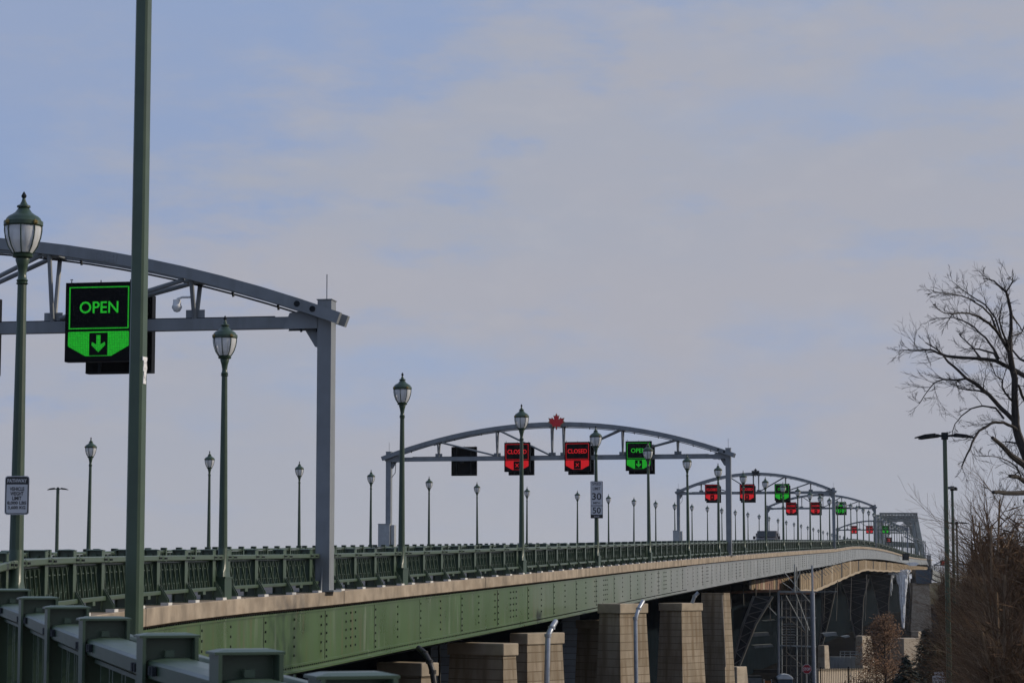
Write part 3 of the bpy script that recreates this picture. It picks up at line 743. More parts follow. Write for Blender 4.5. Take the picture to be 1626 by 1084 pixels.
def b3(t, wd, hg):
    m = MB(); prism_y(m, rounded(wd, hg, .03), 0, .01); m.build('plate', 'signface', t)
    m = MB(); put_text(m, 'MAXIMUM', hg*.10, 0, hg*.34, -.006, .012, wd*.8); put_text(m, '15', hg*.34, 0, hg*.02, -.006, .02, wd*.55); m.build('lettering', 'ink', t)
    m = MB(); m.tube([(0, .04, -2.0), (0, .04, hg/2)], .03, 6); m.build('post', 'galv', t)
    m = MB(); prism_y(m, rounded(wd*.7, hg*.24, .02), 0, .01); m.v = [(x, y, z+hg*.63) for x, y, z in m.v]; m.build('top_plate', 'signface', t)
    m = MB(); prism_y(m, [(-.17, -.05), (-.05, .06), (-.09, -.07)], -.01, -.004); prism_y(m, [(.17, -.05), (.05, .06), (.09, -.07)], -.01, -.004); m.v = [(x, y, z+hg*.63) for x, y, z in m.v]; m.build('arrow', 'ink', t)
sign_plate('maximum_speed_sign', 'pale maximum 15 sign at the bottom beside the lot lamp', 1491, 1086, 118, 20, 26, 0, b3)
def b4(t, wd, hg):
    r_ = wd/2/math.cos(R(22.5)); oc = [(r_*math.cos(R(22.5+45*i)), r_*math.sin(R(22.5+45*i))) for i in range(8)]
    m = MB(); prism_y(m, oc, 0, .01); m.build('plate', 'white', t)
    m = MB(); prism_y(m, [(x*.94, z*.94) for x, z in oc], -.004, 0); m.build('face', 'stopred', t)
    m = MB(); put_text(m, 'STOP', wd*.33, 0, 0, -.008, .02, wd*.78); m.build('lettering', 'white', t)
    m = MB(); m.tube([(0, .04, -2.2), (0, .04, wd*.45)], .03, 6); m.build('post', 'galv', t)
sign_plate('stop_sign', 'small red stop sign beneath the bridge near the portable toilet', 1281, 1061.5, 156, 14, 14, 0, b4)

# ------------------------------------------------------------------ stone piers
def column(label, xl, xc, xr, ytop, Y, taper=.10, cap=True, mt='stone', grp='stone bridge piers', lean=1.0, noise_cap=True):
    """skewed masonry shaft: left face from xl to xc, right face from xc to xr (photo pixels at its top)"""
    pc = at(xc, ytop, Y); s_ = F/Y
    wl = (xc-xl)/s_; wr = (xr-xc)/s_
    al, ar = R(38), R(52)                       # how far each face turns away
    L1 = wl/math.cos(al); L2 = wr/math.cos(ar)
    L1 = max(L1, .6); L2 = max(L2, .6)
    t = thing('stone_pier', label, 'pier', (pc.x, pc.y, -9.5), 0, grp)
    dl = Vector((-math.cos(al), math.sin(al), 0)); dr = Vector((math.cos(ar), math.sin(ar), 0))
    H = pc.z+9.5
    def quad(z, e):
        c_ = Vector((0, 0, z)); n_ = -(dl+dr).normalized()
        a = c_-dl*e-dr*e; b = a+dr*(L2+2*e); d = a+dl*(L1+2*e); return [a, b, b+dl*(L1+2*e), d]
    m = MB(); ch = .36
    m.loft([quad(0, taper*H*.35), quad(H-ch if cap else H, 0)]); m.build('shaft', mt, t)
    if cap:
        m = MB(); m.loft([quad(H-ch+.002, .06), quad(H, .06)]); m.build('cap', 'stone_cap', t, bevel=.03)
    return t
column('low shaded stone pier with a black hose draped at its right', 600, 669, 686, 1052, 62)
column('wide shaded stone pier with sunlit corner cap at its right', 713, 799, 817, 1021, 68)
column('sunlit stone pier behind the first pale downpipe', 826, 837, 894, 1005, 74)
column('brown stone pier in shade between blue tinted far pier and dark gap', 918, 955, 985, 984, 99)
column('tall sunlit stone pier behind the second pale downpipe', 953, 984, 1029, 958, 86)
column('tapering sunlit stone pier with square cap, rightmost lit face', 1050, 1082, 1117, 957, 107)
column('shaded stone pier with thin lit edge beside the steel legs', 1116, 1149, 1154, 941, 122, cap=False)
def slab(name, label, cat, x0, x1, y0, y1, Y, depth, mt, group=None, zground=False, rot=0):
    a = at(x0, y1, Y); b = at(x1, y0, Y); t = thing(name, label, cat, (a.x, a.y, min(a.z, b.z) if not zground else -9.5), R(rot), group)
    base = t.location.z; m = MB(); m.box(0, b.x-a.x, 0, depth, 0, b.z-base); m.build('block', mt, t, bevel=.02); return t
def single(name, label, cat, mb, mt, group=None, loc=(0, 0, 0), kind=None, **kw):
    o = mb.build(name, mt, None, **kw); o.location = loc; return tag(o, label, cat, group, kind)
def tinted_pier(label, x0, x1, ytop, Y):  # far piers behind, shaded faces painted with blue sky fill
    a = at(x0, ytop, Y); b = at(x1, ytop, Y); m = MB(); m.box(0, b.x-a.x, 0, 2.2, 0, a.z+9.5)
    single('far_pier_block', label, 'far_pier', m, 'pierblue', 'blue tinted far piers under the bridge', (a.x, a.y, -9.5))
tinted_pier('far pier tinted blue grey as shade, right of the black hose', 684, 714, 1015, 88)
tinted_pier('far pier tinted blue grey as shade, left of the brown shaded pier', 893, 921, 975, 112)
# dark backdrop curtain added so the space under the deck reads as shade
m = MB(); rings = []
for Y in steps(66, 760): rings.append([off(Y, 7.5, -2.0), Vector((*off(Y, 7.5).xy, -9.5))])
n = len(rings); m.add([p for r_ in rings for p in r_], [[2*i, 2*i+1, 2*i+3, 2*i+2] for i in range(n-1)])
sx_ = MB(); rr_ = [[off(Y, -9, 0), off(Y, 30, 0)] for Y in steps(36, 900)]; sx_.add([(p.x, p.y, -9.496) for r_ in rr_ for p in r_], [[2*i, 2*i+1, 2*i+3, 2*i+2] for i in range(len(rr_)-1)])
tag(sx_.build('shade_sheet', 'groundshade'), 'dark ground sheet beneath the bridge, its shade put into the colour', kind='structure')  # dark sheet laid over the ground to paint the shade below the deck
o = single('shade_backdrop', 'dark blue black backdrop added to shade the view under the deck', 'backdrop', m, 'backdrop'); so_ = o.modifiers.new('s', 'SOLIDIFY'); so_.thickness = .05
# downpipes and hose
def pipe(name, label, pts, r_, mt, cat='pipe', n=10):
    m = MB(); P = [at(*p_) for p_ in pts]; m.tube(P, r_, n)
    for a in P[1:-1]: m.lathe([(r_*1.25, a.z-.05), (r_*1.25, a.z+.05)], n, (a.x, a.y))
    return single(name, label, cat, m, mt, smooth=True)
pipe('downpipe', 'pale bent downpipe on the pier right of the shaded one', [(882, 986, 71.4), (876, 996, 71), (870, 1008, 70.8), (868, 1100, 70.8)], .085, 'galv')
pipe('downpipe', 'pale bent downpipe on the tall sunlit pier', [(1021, 954, 84), (1014, 966, 83.6), (1009, 981, 83.4), (1010.5, 1100, 83.4)], .075, 'galv')
pipe('downpipe', 'short pale elbow pipe above the square capped pier', [(1109, 940, 105), (1103, 946, 105), (1099, 957, 105)], .08, 'galv')
pipe('downpipe', 'thin pale pipe on the edge of the shaded pier', [(1147, 944, 120), (1147, 955, 120), (1152, 1058, 120)], .045, 'wall')
pipe('hose', 'black hose arching down beside the lowest stone pier', [(664, 1028, 60), (674, 1036, 59.8), (682, 1050, 59.6), (687, 1066, 59.5), (690, 1090, 59.5)], .075, 'rubber', 'hose')
pipe('hose', 'straight black cable in front of the blue tinted far pier', [(697, 1020, 80), (698, 1050, 80), (698, 1095, 80)], .045, 'rubber', 'cable')
# bearing brackets: dark sloping props from the deck to the piers
# ------------------------------------------------------------------ steel legs and footings
def leg(label, pts, w_, Y, dep=1.2, mt='legpaint'):
    """tapered riveted leg: pts = [(x, y, width_px)]"""
    t = thing('steel_leg', label, 'bridge leg', (0, 0, 0), 0, 'steel legs of the bridge'); m = MB()
    A = [at(x-wd/2, y, Y) for x, y, wd in pts]; B = [at(x+wd/2, y, Y) for x, y, wd in pts]
    n = len(pts)
    for P, Q in ((A, B),):
        rings = [[A[i], B[i], B[i]+Vector((0, dep*.5, 0)), A[i]+Vector((0, dep*.5, 0))] for i in range(n)]
        m.loft(rings)
    web = m.build('web', 'dark', t); m = MB()
    m.tube(A, .09, 5); m.tube(B, .09, 5); m.build('flange', mt, t)
    m = MB()
    for i in range(12):
        u = i/12*(n-1); j = int(u); f_ = u-j; a = A[j].lerp(A[j+1], f_); b = B[j].lerp(B[j+1], f_); u2 = min(n-1.001, u+(n-1)/12); j2 = int(u2); f2 = u2-j2
        c_ = (B if i % 2 == 0 else A)[j2].lerp((B if i % 2 == 0 else A)[j2+1], f2); m.bar((a if i % 2 == 0 else b)+Vector((0, -.05, 0)), c_+Vector((0, -.05, 0)), .06, .05)
    m.build('lacing', mt, t)
leg('leaning steel leg beside the shaded pier with thin lit edge', [(1212, 946, 30), (1190, 990, 20), (1168, 1056, 12)], 0, 150)
leg('curved steel leg landing on the footing right of the scaffold', [(1316, 932, 22), (1312, 975, 12), (1303, 1024, 5)], 0, Yat(1316, 1.2))
leg('broad funnel shaped steel leg under the timber formwork', [(1356, 918, 46), (1358, 950, 26), (1363, 1012, 10)], 0, Yat(1356, 1.2))
leg('funnel shaped steel leg left of the ice fall', [(1398, 912, 34), (1401, 950, 20), (1406, 1000, 9)], 0, Yat(1398, 1.5))
leg('slim dark steel leg beside the ice, behind the rusty tree', [(1432, 912, 22), (1440, 960, 14), (1446, 1030, 9)], 0, Yat(1432, 1.5))
leg('far steel leg between ice and concrete column', [(1451, 918, 10), (1449, 960, 8), (1444, 1006, 7)], 0, Yat(1451, 1.5))
def footing(label, x0, x1, xr, y0, y1, Y):
    a = at(x0, y0, Y); b = at(x1, y0, Y); c_ = at(xr, y0, Y); t = thing('pier_footing', label, 'footing', (a.x, a.y, -9.5), 0, 'stone footings under the steel legs')
    H = a.z+9.5; m = MB(); wl = b.x-a.x; wr = c_.x-b.x
    m.hexa([(-.2, .3, 0), (wl, -.2, 0), (wl+wr*1.5, wr*1.0, 0), (wr*.4, wr*2, 0)], [(0, .4, H), (wl, 0, H), (wl+wr, wr*1.1, H), (wr*.5, wr*2, H)]); m.build('block', 'footing', t, bevel=.04)
footing('stone footing with sunlit side right of the pale scaffold pole', 1300, 1309, 1317, 1024, 1062, 190)
footing('stone footing with bright edge under the broad steel leg', 1360, 1369, 1386, 1009, 1040, 228)
footing('small stone footing under the far concrete column', 1448, 1458, 1464, 1002, 1020, 300)
footing('low masonry block at the foot of the leaning steel leg', 1146, 1170, 1188, 1058, 1084, 140)
# concrete column with blue cross head
p = at(1463, 925, 430); t = thing('concrete_column', 'far concrete column under a dark blue crosshead', 'column', (p.x, p.y, -9.5))
m = MB(); m.loft([[(-2.3, -1, 0), (1.6, -1, 0), (1.6, 1, 0), (-2.3, 1, 0)], [(-1.7, -1, p.z+9.5), (1.3, -1, p.z+9.5), (1.3, 1, p.z+9.5), (-1.7, 1, p.z+9.5)]]); m.build('shaft', 'footing', t)
a = at(1452, 904, 430); b = at(1477, 926, 430); m = MB(); m.box(a.x-p.x, b.x-p.x, -1.5, 3, b.z+9.5+.01, a.z+9.5); m.build('crosshead', 'bluesteel', t)
# ------------------------------------------------------------------ timber formwork
fw = thing('timber_formwork', 'long band of timber boards hung below the deck edge', 'formwork', (0, 0, 0))
FP = [(1190, 922, 934, 156), (1225, 918, 937, 175), (1260, 913, 938, 198), (1295, 908, 937.5, 228), (1320, 899, 926.5, 258), (1350, 891, 913, 300), (1374, 889, 904, 345), (1400, 891.5, 906, 420), (1440, 896, 907, 560), (1474, 900, 903.5, 740)]
def fint(x):
    for a, b in zip(FP[:-1], FP[1:]):
        if a[0] <= x <= b[0]:
            f_ = (x-a[0])/(b[0]-a[0]); return [a[k]+(b[k]-a[k])*f_ for k in (1, 2)]+[Yat(x, -.55 if x > 1270 else 1.2)]
mA, mD = MB(), MB(); x = 1190.0; random.seed(5); i = 0
while x < 1473:
    yt, yb, Y = fint(x); wpx = max(1.5, 620/Y); j_ = random.uniform(-1, 1)*(2.2 if random.random() < .25 else 1.1)*200/Y
    Yj = Y*(1-.004-.0016*(i % 3)); a = at(x, yt+j_*.6, Yj); b = at(x+wpx*.88, yb+j_, Yj)
    tgt = MB() if i < 95 else mA
    x2 = x+wpx*.9; yt2, yb2, Y2 = fint(min(x2, 1473.9)); Yk = Y2*(1-.004-.0016*(i % 3)); tgt.hexa([at(x, yb+j_, Yj), at(x2, yb2+j_, Yk), at(x2, yb2+j_, Yk)+Vector((-.12, 0, 0)), at(x, yb+j_, Yj)+Vector((-.12, 0, 0))], [at(x, yt+j_*.6, Yj), at(x2, yt2+j_*.6, Yk), at(x2, yt2+j_*.6, Yk)+Vector((-.12, 0, 0)), at(x, yt+j_*.6, Yj)+Vector((-.12, 0, 0))])
    if i < 95: tgt.build('board', 'rust' if x < 1290 and random.random() < .3 else ('wood' if i % 6 else ('stone_cap' if i % 4 else 'bark')), fw)
    x += wpx; i += 1
tag(mA.build('board', 'wood', fw), 'far boards running together', kind='stuff')
rings = []; x = 1262.0; q = 0
while x < 1473: yt, yb, Y = fint(x); c_ = at(x, yb+.55*math.sin(q*1.9), Y*.985); rings.append([c_+Vector((0, -.1, -.12)), c_+Vector((0, .15, -.12)), c_+Vector((0, .15, .14)), c_+Vector((0, -.1, .14))]); x += 3; q += 1
mD.loft(rings); mD.build('edge_timber', 'stone_cap', fw)
for i in range(21):
    x = 1238+i*5.2; yt, yb, Y = fint(x); m = MB(); m.tube([at(x+6, yt+9, Y*.985), at(x-6, yt-5+i*.12, Y*.985)], .035, 4); m.build('tie_rod', 'weather', fw)
# tarp snow patch
a = at(1437, 895, 545); m = MB(); random.seed(2)
pts = []
for i in range(14):
    an = 2*math.pi*i/14; pts.append((1448+10.5*math.cos(an)*(1+.08*random.uniform(-1, 1)), 895+3.2*math.sin(an)*(1+.2*random.uniform(-1, 1))))
A = [at(x, y, 520) for x, y in pts]; n = len(A); B = [v+Vector((0, .8, 0)) for v in A]; m.hexa(A, B)
single('snow_patch', 'white patch of snow caught on the far formwork', 'snow', m, 'ice')
# ice falls
def icefall(label, cols, Y):
    m = MB(); random.seed(int(cols[0][0]))
    for x, y0, y1, wpx in cols:
        pts = []; rad = []; n = 14; r0 = wpx/2*Y/F
        for i in range(n+1):
            f_ = i/n; yy = y0+(y1-y0)*f_; pts.append(at(x+random.uniform(-.4, .4)+f_*f_*(1436.5-x)*(.5 if x > 1420 else 0), yy, Y+random.uniform(-.1, .1))); rad.append(r0*(1-f_)**.55*random.uniform(.8, 1.2)+.03)
        m.tube(pts, rad, 7)
    return single('ice_fall', label, 'ice', m, 'ice', smooth=True)
YI = Yat(1430, -.8); rI = random.Random(4); cI = []
for q in range(20):
    u = q/19; x = 1419.5+u*21; L = 100*math.exp(-((u-.62)/.27)**2)+rI.uniform(10, 26); cI.append((x, 904, 904+min(102, L), rI.uniform(3.0, 4.8)))
icefall('wide white frozen waterfall hanging from the deck edge', cI, YI)
icefall('narrow frozen icicle streak left of the wide ice fall', [(1411, 905, 922, 2), (1412.5, 905, 936, 2.6), (1414.5, 905, 946, 2.8), (1416.5, 905, 938, 2.2), (1418.5, 905, 918, 1.6)], YI-4)
icefall('short icicle right of the wide ice fall', [(1444, 905, 916, 2.2), (1445.5, 905, 911, 1.4)], YI+10)
# ------------------------------------------------------------------ scaffold
sc_ = thing('scaffold', 'scaffold tower with grey mesh and rusty top beam beneath the deck', 'scaffold', (0, 0, 0))
def sbar(name, mt, pts, r_):
    m = MB(); m.tube([at(*p_) for p_ in pts], r_, 6); return m.build(name, mt, sc_)
for x, y0, y1, r_ in ((1236, 938, 1084, .10), (1241, 945, 1084, .05), (1265, 900, 1095, .045), (1282, 980, 1062, .03)): sbar('standard', 'galv' if x < 1240 else 'weather', [(x, y0, 172), (x+.5, y1, 172)], r_)
sbar('standard', 'weather', [(1262, 895, 168), (1262, 940, 168)], .05)
m = MB(); m.bar(at(1148, 941, 172), at(1238, 937, 172), .3, .18); m.bar(at(1238, 941, 172), at(1296, 940.5, 172), .3, .22); m.build('ledger', 'rust', sc_)
m = MB(); m.bar(at(1235, 938, 170), at(1292, 938.5, 170), .3, .08); m.bar(at(1238, 979, 172), at(1296, 980, 172), .1, .1); m.bar(at(1238, 1024, 172), at(1296, 1026, 172), .1, .1)
m.bar(at(1235, 940, 171), at(1330, 938.5, 171), .06, .06); m.build('transom', 'weather', sc_)
for i, (x, y, x1, y1) in enumerate([(1243, 925, 1262, 938), (1245, 908, 1290, 960), (1248, 945, 1278, 1000), (1218, 960, 1233, 976), (1263, 940, 1285, 1000), (1271, 905, 1258, 940)]): sbar('brace', 'weather', [(x, y, 171), (x1, y1, 171)], .035)
rs_ = random.Random(8)
for y_ in (952, 966, 994, 1008, 1040, 1056): sbar('ledger', 'legpaint', [(1238, y_, 171.5), (1290, y_+.8, 171.5)], .028)
for x_ in (1248, 1255, 1272, 1279): sbar('standard', 'legpaint', [(x_, 940, 171.8), (x_+.8, 1090, 171.8)], .028)
for k_ in range(5): y_ = 950+28*k_; sbar('brace', 'legpaint', [(1248, y_, 171.2), (1279, y_+26, 171.2)] if k_ % 2 else [(1279, y_, 171.2), (1248, y_+26, 171.2)], .022)
for x_, y0_, y1_ in ((1160, 944, 966), (1180, 943, 960), (1200, 941, 975), (1222, 940, 985)): sbar('hanger', 'legpaint', [(x_, y0_-14, 171), (x_+1, y1_, 171)], .03)
for x_ in (1310, 1330, 1352, 1376): sbar('hanger', 'legpaint', [(x_, 925-(x_-1310)*.2, 225), (x_-2, 985, 225)], .03)
a = at(1240, 945, 173); b = at(1288, 1095, 173); m = MB(); m.box(a.x, b.x, a.y, a.y+.05, b.z, a.z); m.build('mesh_screen', 'mesh', sc_)
m = MB()
for k in range(9):
    y = 990+k*4.2; m.bar(at(1241, y, 172.6), at(1262, y, 172.6), .06, .05)
m.build('stair', 'weather', sc_)
p = at(1291, 1000, 160); m = MB(); m.tube([at(1289.5, 897, 160), at(1290, 940, 160)], .07, 8); m.tube([at(1290, 940, 160), at(1293, 1100, 160)], .16, 10)
single('scaffold_pole', 'thick pale round pole right of the scaffold mesh', 'pole', m, 'galv')
# small faint shapes in the dark under the deck
for i, (x0, x1, y0, y1) in enumerate([(1192, 1222, 1003, 1010), (1196, 1228, 1022, 1028), (1306, 1330, 1003, 1010), (1338, 1350, 1008, 1012), (1212, 1232, 983, 986)]):
    a = at(x0, y1, 205); b = at(x1, y0, 205); m = MB(); m.hexa([(a.x+.2, a.y, a.z), (b.x, a.y, a.z+.1), (b.x, a.y+1.5, a.z+.1), (a.x+.2, a.y+1.5, a.z)], [(a.x, a.y, b.z-.1), (b.x-.1, a.y, b.z), (b.x-.1, a.y+1.5, b.z), (a.x, a.y+1.5, b.z-.1)])
    single('work_platform', ['pale platform low beside the leaning leg', 'lowest pale platform beside the leaning leg', 'pale platform right of the thick pole', 'small pale platform near the broad leg', 'faint narrow platform high beside the leaning leg'][i], 'platform', m, 'weather', 'work platforms hung under the deck')
# ------------------------------------------------------------------ yard
t = thing('portable_toilet', 'pale domed top of a portable toilet below the scaffold', 'portable toilet', (at(1245.5, 1084, 165).x, 165, -9.5))
zt = at(1245, 1070, 165).z+9.5
m = MB(); m.box(-.53, .53, -.53, .53, 0, zt-.30); m.build('cabin', 'bluesteel', t, bevel=.03)
m = MB(); pr = [(-.56, 0), (-.54, .12), (-.40, .22), (-.22, .34), (.0, .37), (.22, .34), (.40, .24), (.54, .12), (.56, 0)]; prism_y(m, pr, -.56, .56); m.v = [(x, y, z+zt-.32) for x, y, z in m.v]; m.build('roof', 'plastic', t, bevel=.03)
m = MB(); m.box(-.36, .36, -.55, -.53, .1, 1.75); m.build('door', 'plastic', t)
t = thing('dumpster', 'grey steel waste container at the bottom under the leaning leg', 'container', (at(1187, 1084, 175).x, 175, -9.5))
m = MB(); m.hexa([(0, 0, 0), (1.0, 0, 0), (1.0, 2, 0), (0, 2, 0)], [(-.05, -.1, 2.25), (1.06, -.1, 2.25), (1.06, 2.1, 2.25), (-.05, 2.1, 2.25)]); m.build('bin', 'weather', t)
m = MB(); m.box(-.08, 1.1, -.15, 2.15, 2.25, 2.33); m.build('lid', 'dark', t); m = MB(); m.box(.3, .7, -.115, -.09, 1.2, 1.8); m.build('plate', 'white', t)
t = thing('barricade', 'orange barricade between grey container and portable toilet', 'barricade', (at(1217, 1084, 175).x, 175, -9.5))
m = MB(); m.box(-.2, .4, 0, .05, 1.6, 2.0); m.box(-.2, .4, 0, .05, 1.0, 1.4); m.build('board', 'orange', t); m = MB(); m.box(-.2, -.14, -.02, .1, 0, 2.1); m.box(.34, .4, -.02, .1, 0, 2.1); m.build('leg', 'white', t)
# beige yard wall with coping, fence in front
t = thing('yard_wall', 'long low beige wall behind the black bar fence', 'wall', (0, 0, 0))
a = at(1300, 1063, 212); b = at(1478, 1060, 212); a = at(1300, 1064, 180); b = at(1480, 1062, 214); k_ = Vector((-.5, .15, 0)); u_ = Vector((0, 0, .12)); e_ = Vector((.08, -.03, 0))
m = MB(); m.hexa([(a.x, a.y, -9.6), (b.x, b.y, -9.6), (b.x-.5, b.y+.15, -9.6), (a.x-.5, a.y+.15, -9.6)], [a, b, b+k_, a+k_]); m.build('wall', 'wall', t)
m = MB(); m.hexa([a+e_, b+e_, b+k_-e_, a+k_-e_], [a+e_+u_, b+e_+u_, b+k_-e_+u_, a+k_-e_+u_]); m.build('coping', 'stone_cap', t)
t = thing('bar_fence', 'black vertical bar fence before the beige wall', 'fence', (0, 0, 0))
a = at(1303, 1060, 171); b = at(1442, 1058, 173); L = (b-a).length; n = int(L/.14)
m = MB(); m.bar(a-Vector((0, 0, .12)), b-Vector((0, 0, .12)), .04, .05); m.bar((a.x, a.y, -9.2), (b.x, b.y, -9.2), .04, .05); m.build('rail', 'black', t)
m = MB()
for i in range(n): q = a.lerp(b, i/n); m.box(q.x-.014, q.x+.014, q.y-.014, q.y+.014, -9.4, q.z)
tag(m.build('picket', 'black', t), None, kind='stuff')
for i in range(int(L/2.2)+1): m = MB(); q = a.lerp(b, i*2.2/L); m.box(q.x-.04, q.x+.04, q.y-.04, q.y+.04, -9.5, q.z+.08); m.build('post', 'black', t)
slab('retaining_wall', 'grey concrete retaining wall above the bar fence', 'wall', 1318, 1385, 1042, 1064, 232, .6, 'weather', zground=True)
slab('retaining_wall', 'tan stepped stone abutment behind the dark spruce', 'wall', 1436, 1480, 1013, 1064, 235, 2, 'wall', zground=True, rot=38)
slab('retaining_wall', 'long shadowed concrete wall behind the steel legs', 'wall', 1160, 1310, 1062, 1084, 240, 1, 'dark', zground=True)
t = thing('guardrail', 'thin pipe guardrail on top of the grey retaining wall', 'guardrail', (0, 0, 0)); m = MB()
for y in (1034, 1038): m.tube([at(1334, y, 221), at(1368, y, 221)], .03, 5)
m.build('rail', 'weather', t); m = MB()
for x in (1334, 1341, 1350, 1359, 1368): m.tube([at(x, 1033, 221), at(x, 1045, 221)], .035, 5)
m.build('post', 'weather', t)

# ------------------------------------------------------------------ vehicle on the bridge
p = off(228, 5.0, -.085); t = thing('dark_suv', 'dark boxy van on the bridge, roof just above the railing', 'van', p, -head(228)[0])
def vr(y, w_, z0, z1): return [(-w_, y, z0), (w_, y, z0), (w_*.98, y, z0+(z1-z0)*.55), (w_*.86, y, z1), (-w_*.86, y, z1), (-w_*.98, y, z0+(z1-z0)*.55)]
m = MB(); m.loft([vr(-2.4, .98, .35, 1.05), vr(-2.3, 1.05, .3, 1.15), vr(-1.4, 1.08, .3, 1.30), vr(-.75, 1.08, .3, 1.98), (vr(1.9, 1.08, .3, 2.02)), vr(2.4, 1.02, .35, 1.9)]); bd = m.build('body', 'carpaint', t, smooth=True, bevel=.03)
m = MB(); m.add([(-.85, -1.36, 1.34), (.85, -1.36, 1.34), (.78, -.80, 1.90), (-.78, -.80, 1.90)], [[0, 1, 2, 3]]); m.v = [(x, y-.03, z+.02) for x, y, z in m.v]; m.build('windshield', 'carglass', t)
for sx in (-1, 1):
    m = MB(); m.box(sx*1.2-.12, sx*1.2+.12, -1.15, -1.0, 1.15, 1.45); m.build('mirror', 'carpaint', t)
    for yy in (-1.6, 1.5): m = MB(); m.tube([(sx*.85, yy, .36), (sx*1.07, yy, .36)], .36, 16); m.build('wheel', 'rubber', t)
    m = MB(); m.box(sx*.7-.16, sx*.7+.16, -2.45, -2.40, .75, .92); m.build('headlight', 'glass', t)
    m = MB(); m.box(sx*1.06-.03, sx*1.06+.03, -.6, 1.7, 1.35, 1.75); m.build('window', 'carglass', t)

# ------------------------------------------------------------------ truss
tr = thing('truss_span', 'tall grey steel through truss portal at the far end', 'truss', (0, 0, 0))
Yt = 1120
zt = at(1430, 815, Yt).z; zb = 7.6
def T(px, Y=Yt): return at(px, 900, Y).x
def tbar(mb, x0, z0, x1, z1, w_, Y=Yt, Y1=None): mb.bar((x0, Y, z0), (x1, Y1 or Y, z1), w_, w_, up=(0, 1, 0))
xl, xr_ = T(1391), T(1461); xlt, xrt = T(1398), T(1458)
m = MB(); tbar(m, xr_, zb-3, xrt, zt-1, 2.0, Yt-14, Yt+6); tbar(m, xr_-2.6, zb-3, xrt-1.6, zt-1, 1.3, Yt-14, Yt+6); m.build('end_post', 'truss', tr); m = MB(); tbar(m, xl, zb-3, xlt, zt-1, 2.0, Yt-14, Yt+6); tbar(m, xl+2.4, zb-3, xlt+1.5, zt-1, 1.2, Yt-14, Yt+6); m.build('end_post', 'truss', tr)
m = MB()
for z_ in (zt, zt-3.5): tbar(m, xlt, z_, xrt, z_, .9)
nx = 12
for i in range(nx):
    a = xlt+(xrt-xlt)*i/nx; b = xlt+(xrt-xlt)*(i+1)/nx; tbar(m, a, zt-3.5 if i % 2 else zt, b, zt if i % 2 else zt-3.5, .35)
    tbar(m, a, zt if i % 2 else zt-3.5, b, zt-3.5 if i % 2 else zt, .3)
m.build('portal_strut', 'truss', tr)
m = MB(); random.seed(9)
for fr in range(6):
    Y = Yt+6+fr*13; e = .98
    sh = .176*(Y-Yt); xa = xlt+.5+sh; xb = xrt-.5+sh; s13 = .176*13
    tbar(m, xa, zb, xa-.1, zt-.5, .55, Y); tbar(m, xb, zb, xb+.1, zt-.5, .55, Y)
    zz = zt-6-fr*.4
    tbar(m, xa, zz, xb, zz, .45, Y); tbar(m, xa, zt-1.0, xb, zt-1.0, .45, Y); mid = (xa+xb)/2
    tbar(m, xa, zt-1, mid, zz, .35, Y); tbar(m, xb, zt-1, mid, zz, .35, Y); tbar(m, xa, zz, mid, zt-1, .3, Y); tbar(m, xb, zz, mid, zt-1, .3, Y)
    tbar(m, xa, zz-4.5, xa+3.5, zz, .4, Y); tbar(m, xb, zz-4.5, xb-3.5, zz, .4, Y)
    if fr < 5:
        for X in (xa, xb):
            X2 = X+s13; m.bar((X, Y, zt-.5), (X2, Y+13, zt-.5), .6, .6); m.bar((X, Y, zb+1), (X2, Y+13, zb+1), .6, .8); m.bar((X, Y, zb if fr % 2 else zt-.5), (X2, Y+13, zt-.5 if fr % 2 else zb), .45, .45); m.bar((X, Y, (zb+zt)/2), (X2, Y+13, (zb+zt)/2), .35, .35)
        m.bar((xa, Y, zt-.6), (xb+s13, Y+13, zt-.6), .35, .3); m.bar((xb, Y, zt-.6), (xa+s13, Y+13, zt-.6), .35, .3)
m.build('cross_frame', 'truss', tr)
m = MB(); a = at(1436, 851, Yt-30); b = at(1463, 865, Yt-30); m.bar(a, b, .5, .55); c_ = at(1432, 851, Yt-30); d_ = at(1433, 878, Yt-30); m.bar(c_, d_, .6, .6)
for x in (1403, 1410, 1417, 1424, 1441, 1447, 1453): m.bar(at(x, 866, Yt), at(x, 884, Yt), .5, .5)
m.bar(at(1392, 862, Yt), at(1464, 866, Yt), .5, 2.6); m.build('sway_bracing', 'truss', tr)
m = MB(); m.hexa([(xl-1, Yt-14, zb-5), (xr_+1, Yt-14, zb-5), (xr_+20, Yt+110, zb-5), (xl+20, Yt+110, zb-5)], [(xl-1, Yt-14, zb), (xr_+1, Yt-14, zb), (xr_+20, Yt+110, zb), (xl+20, Yt+110, zb)]); m.build('span_deck', 'truss', tr)
# small sign in the truss
p = at(1411.5, 857, 760); t = thing('lane_sign', 'tiny dark red lane sign inside the truss opening', 'lane sign', p); m = MB(); m.box(-.85, .85, 0, .3, -.9, .9); m.build('housing', 'black', t); m = MB(); put_text(m, 'X', .9, 0, 0, -.02, .05, 1.0); m.build('cross', 'ledr', t)
m = MB(); m.tube([(0, .15, -.9), (0, .15, -4.6)], .08, 6); m.build('post', 'steel', t)
# cabinet on the far edge
p = at(1438, 883, 470); t = thing('junction_cabinet', 'dark cabinet on the bridge edge beneath the truss', 'cabinet', p); m = MB(); m.box(-.62, .62, -.4, .4, -.75, .55); m.build('body', 'dark', t, bevel=.02); m = MB(); m.box(-.65, .65, -.43, .43, .55, .62); m.build('lid', 'dark', t)
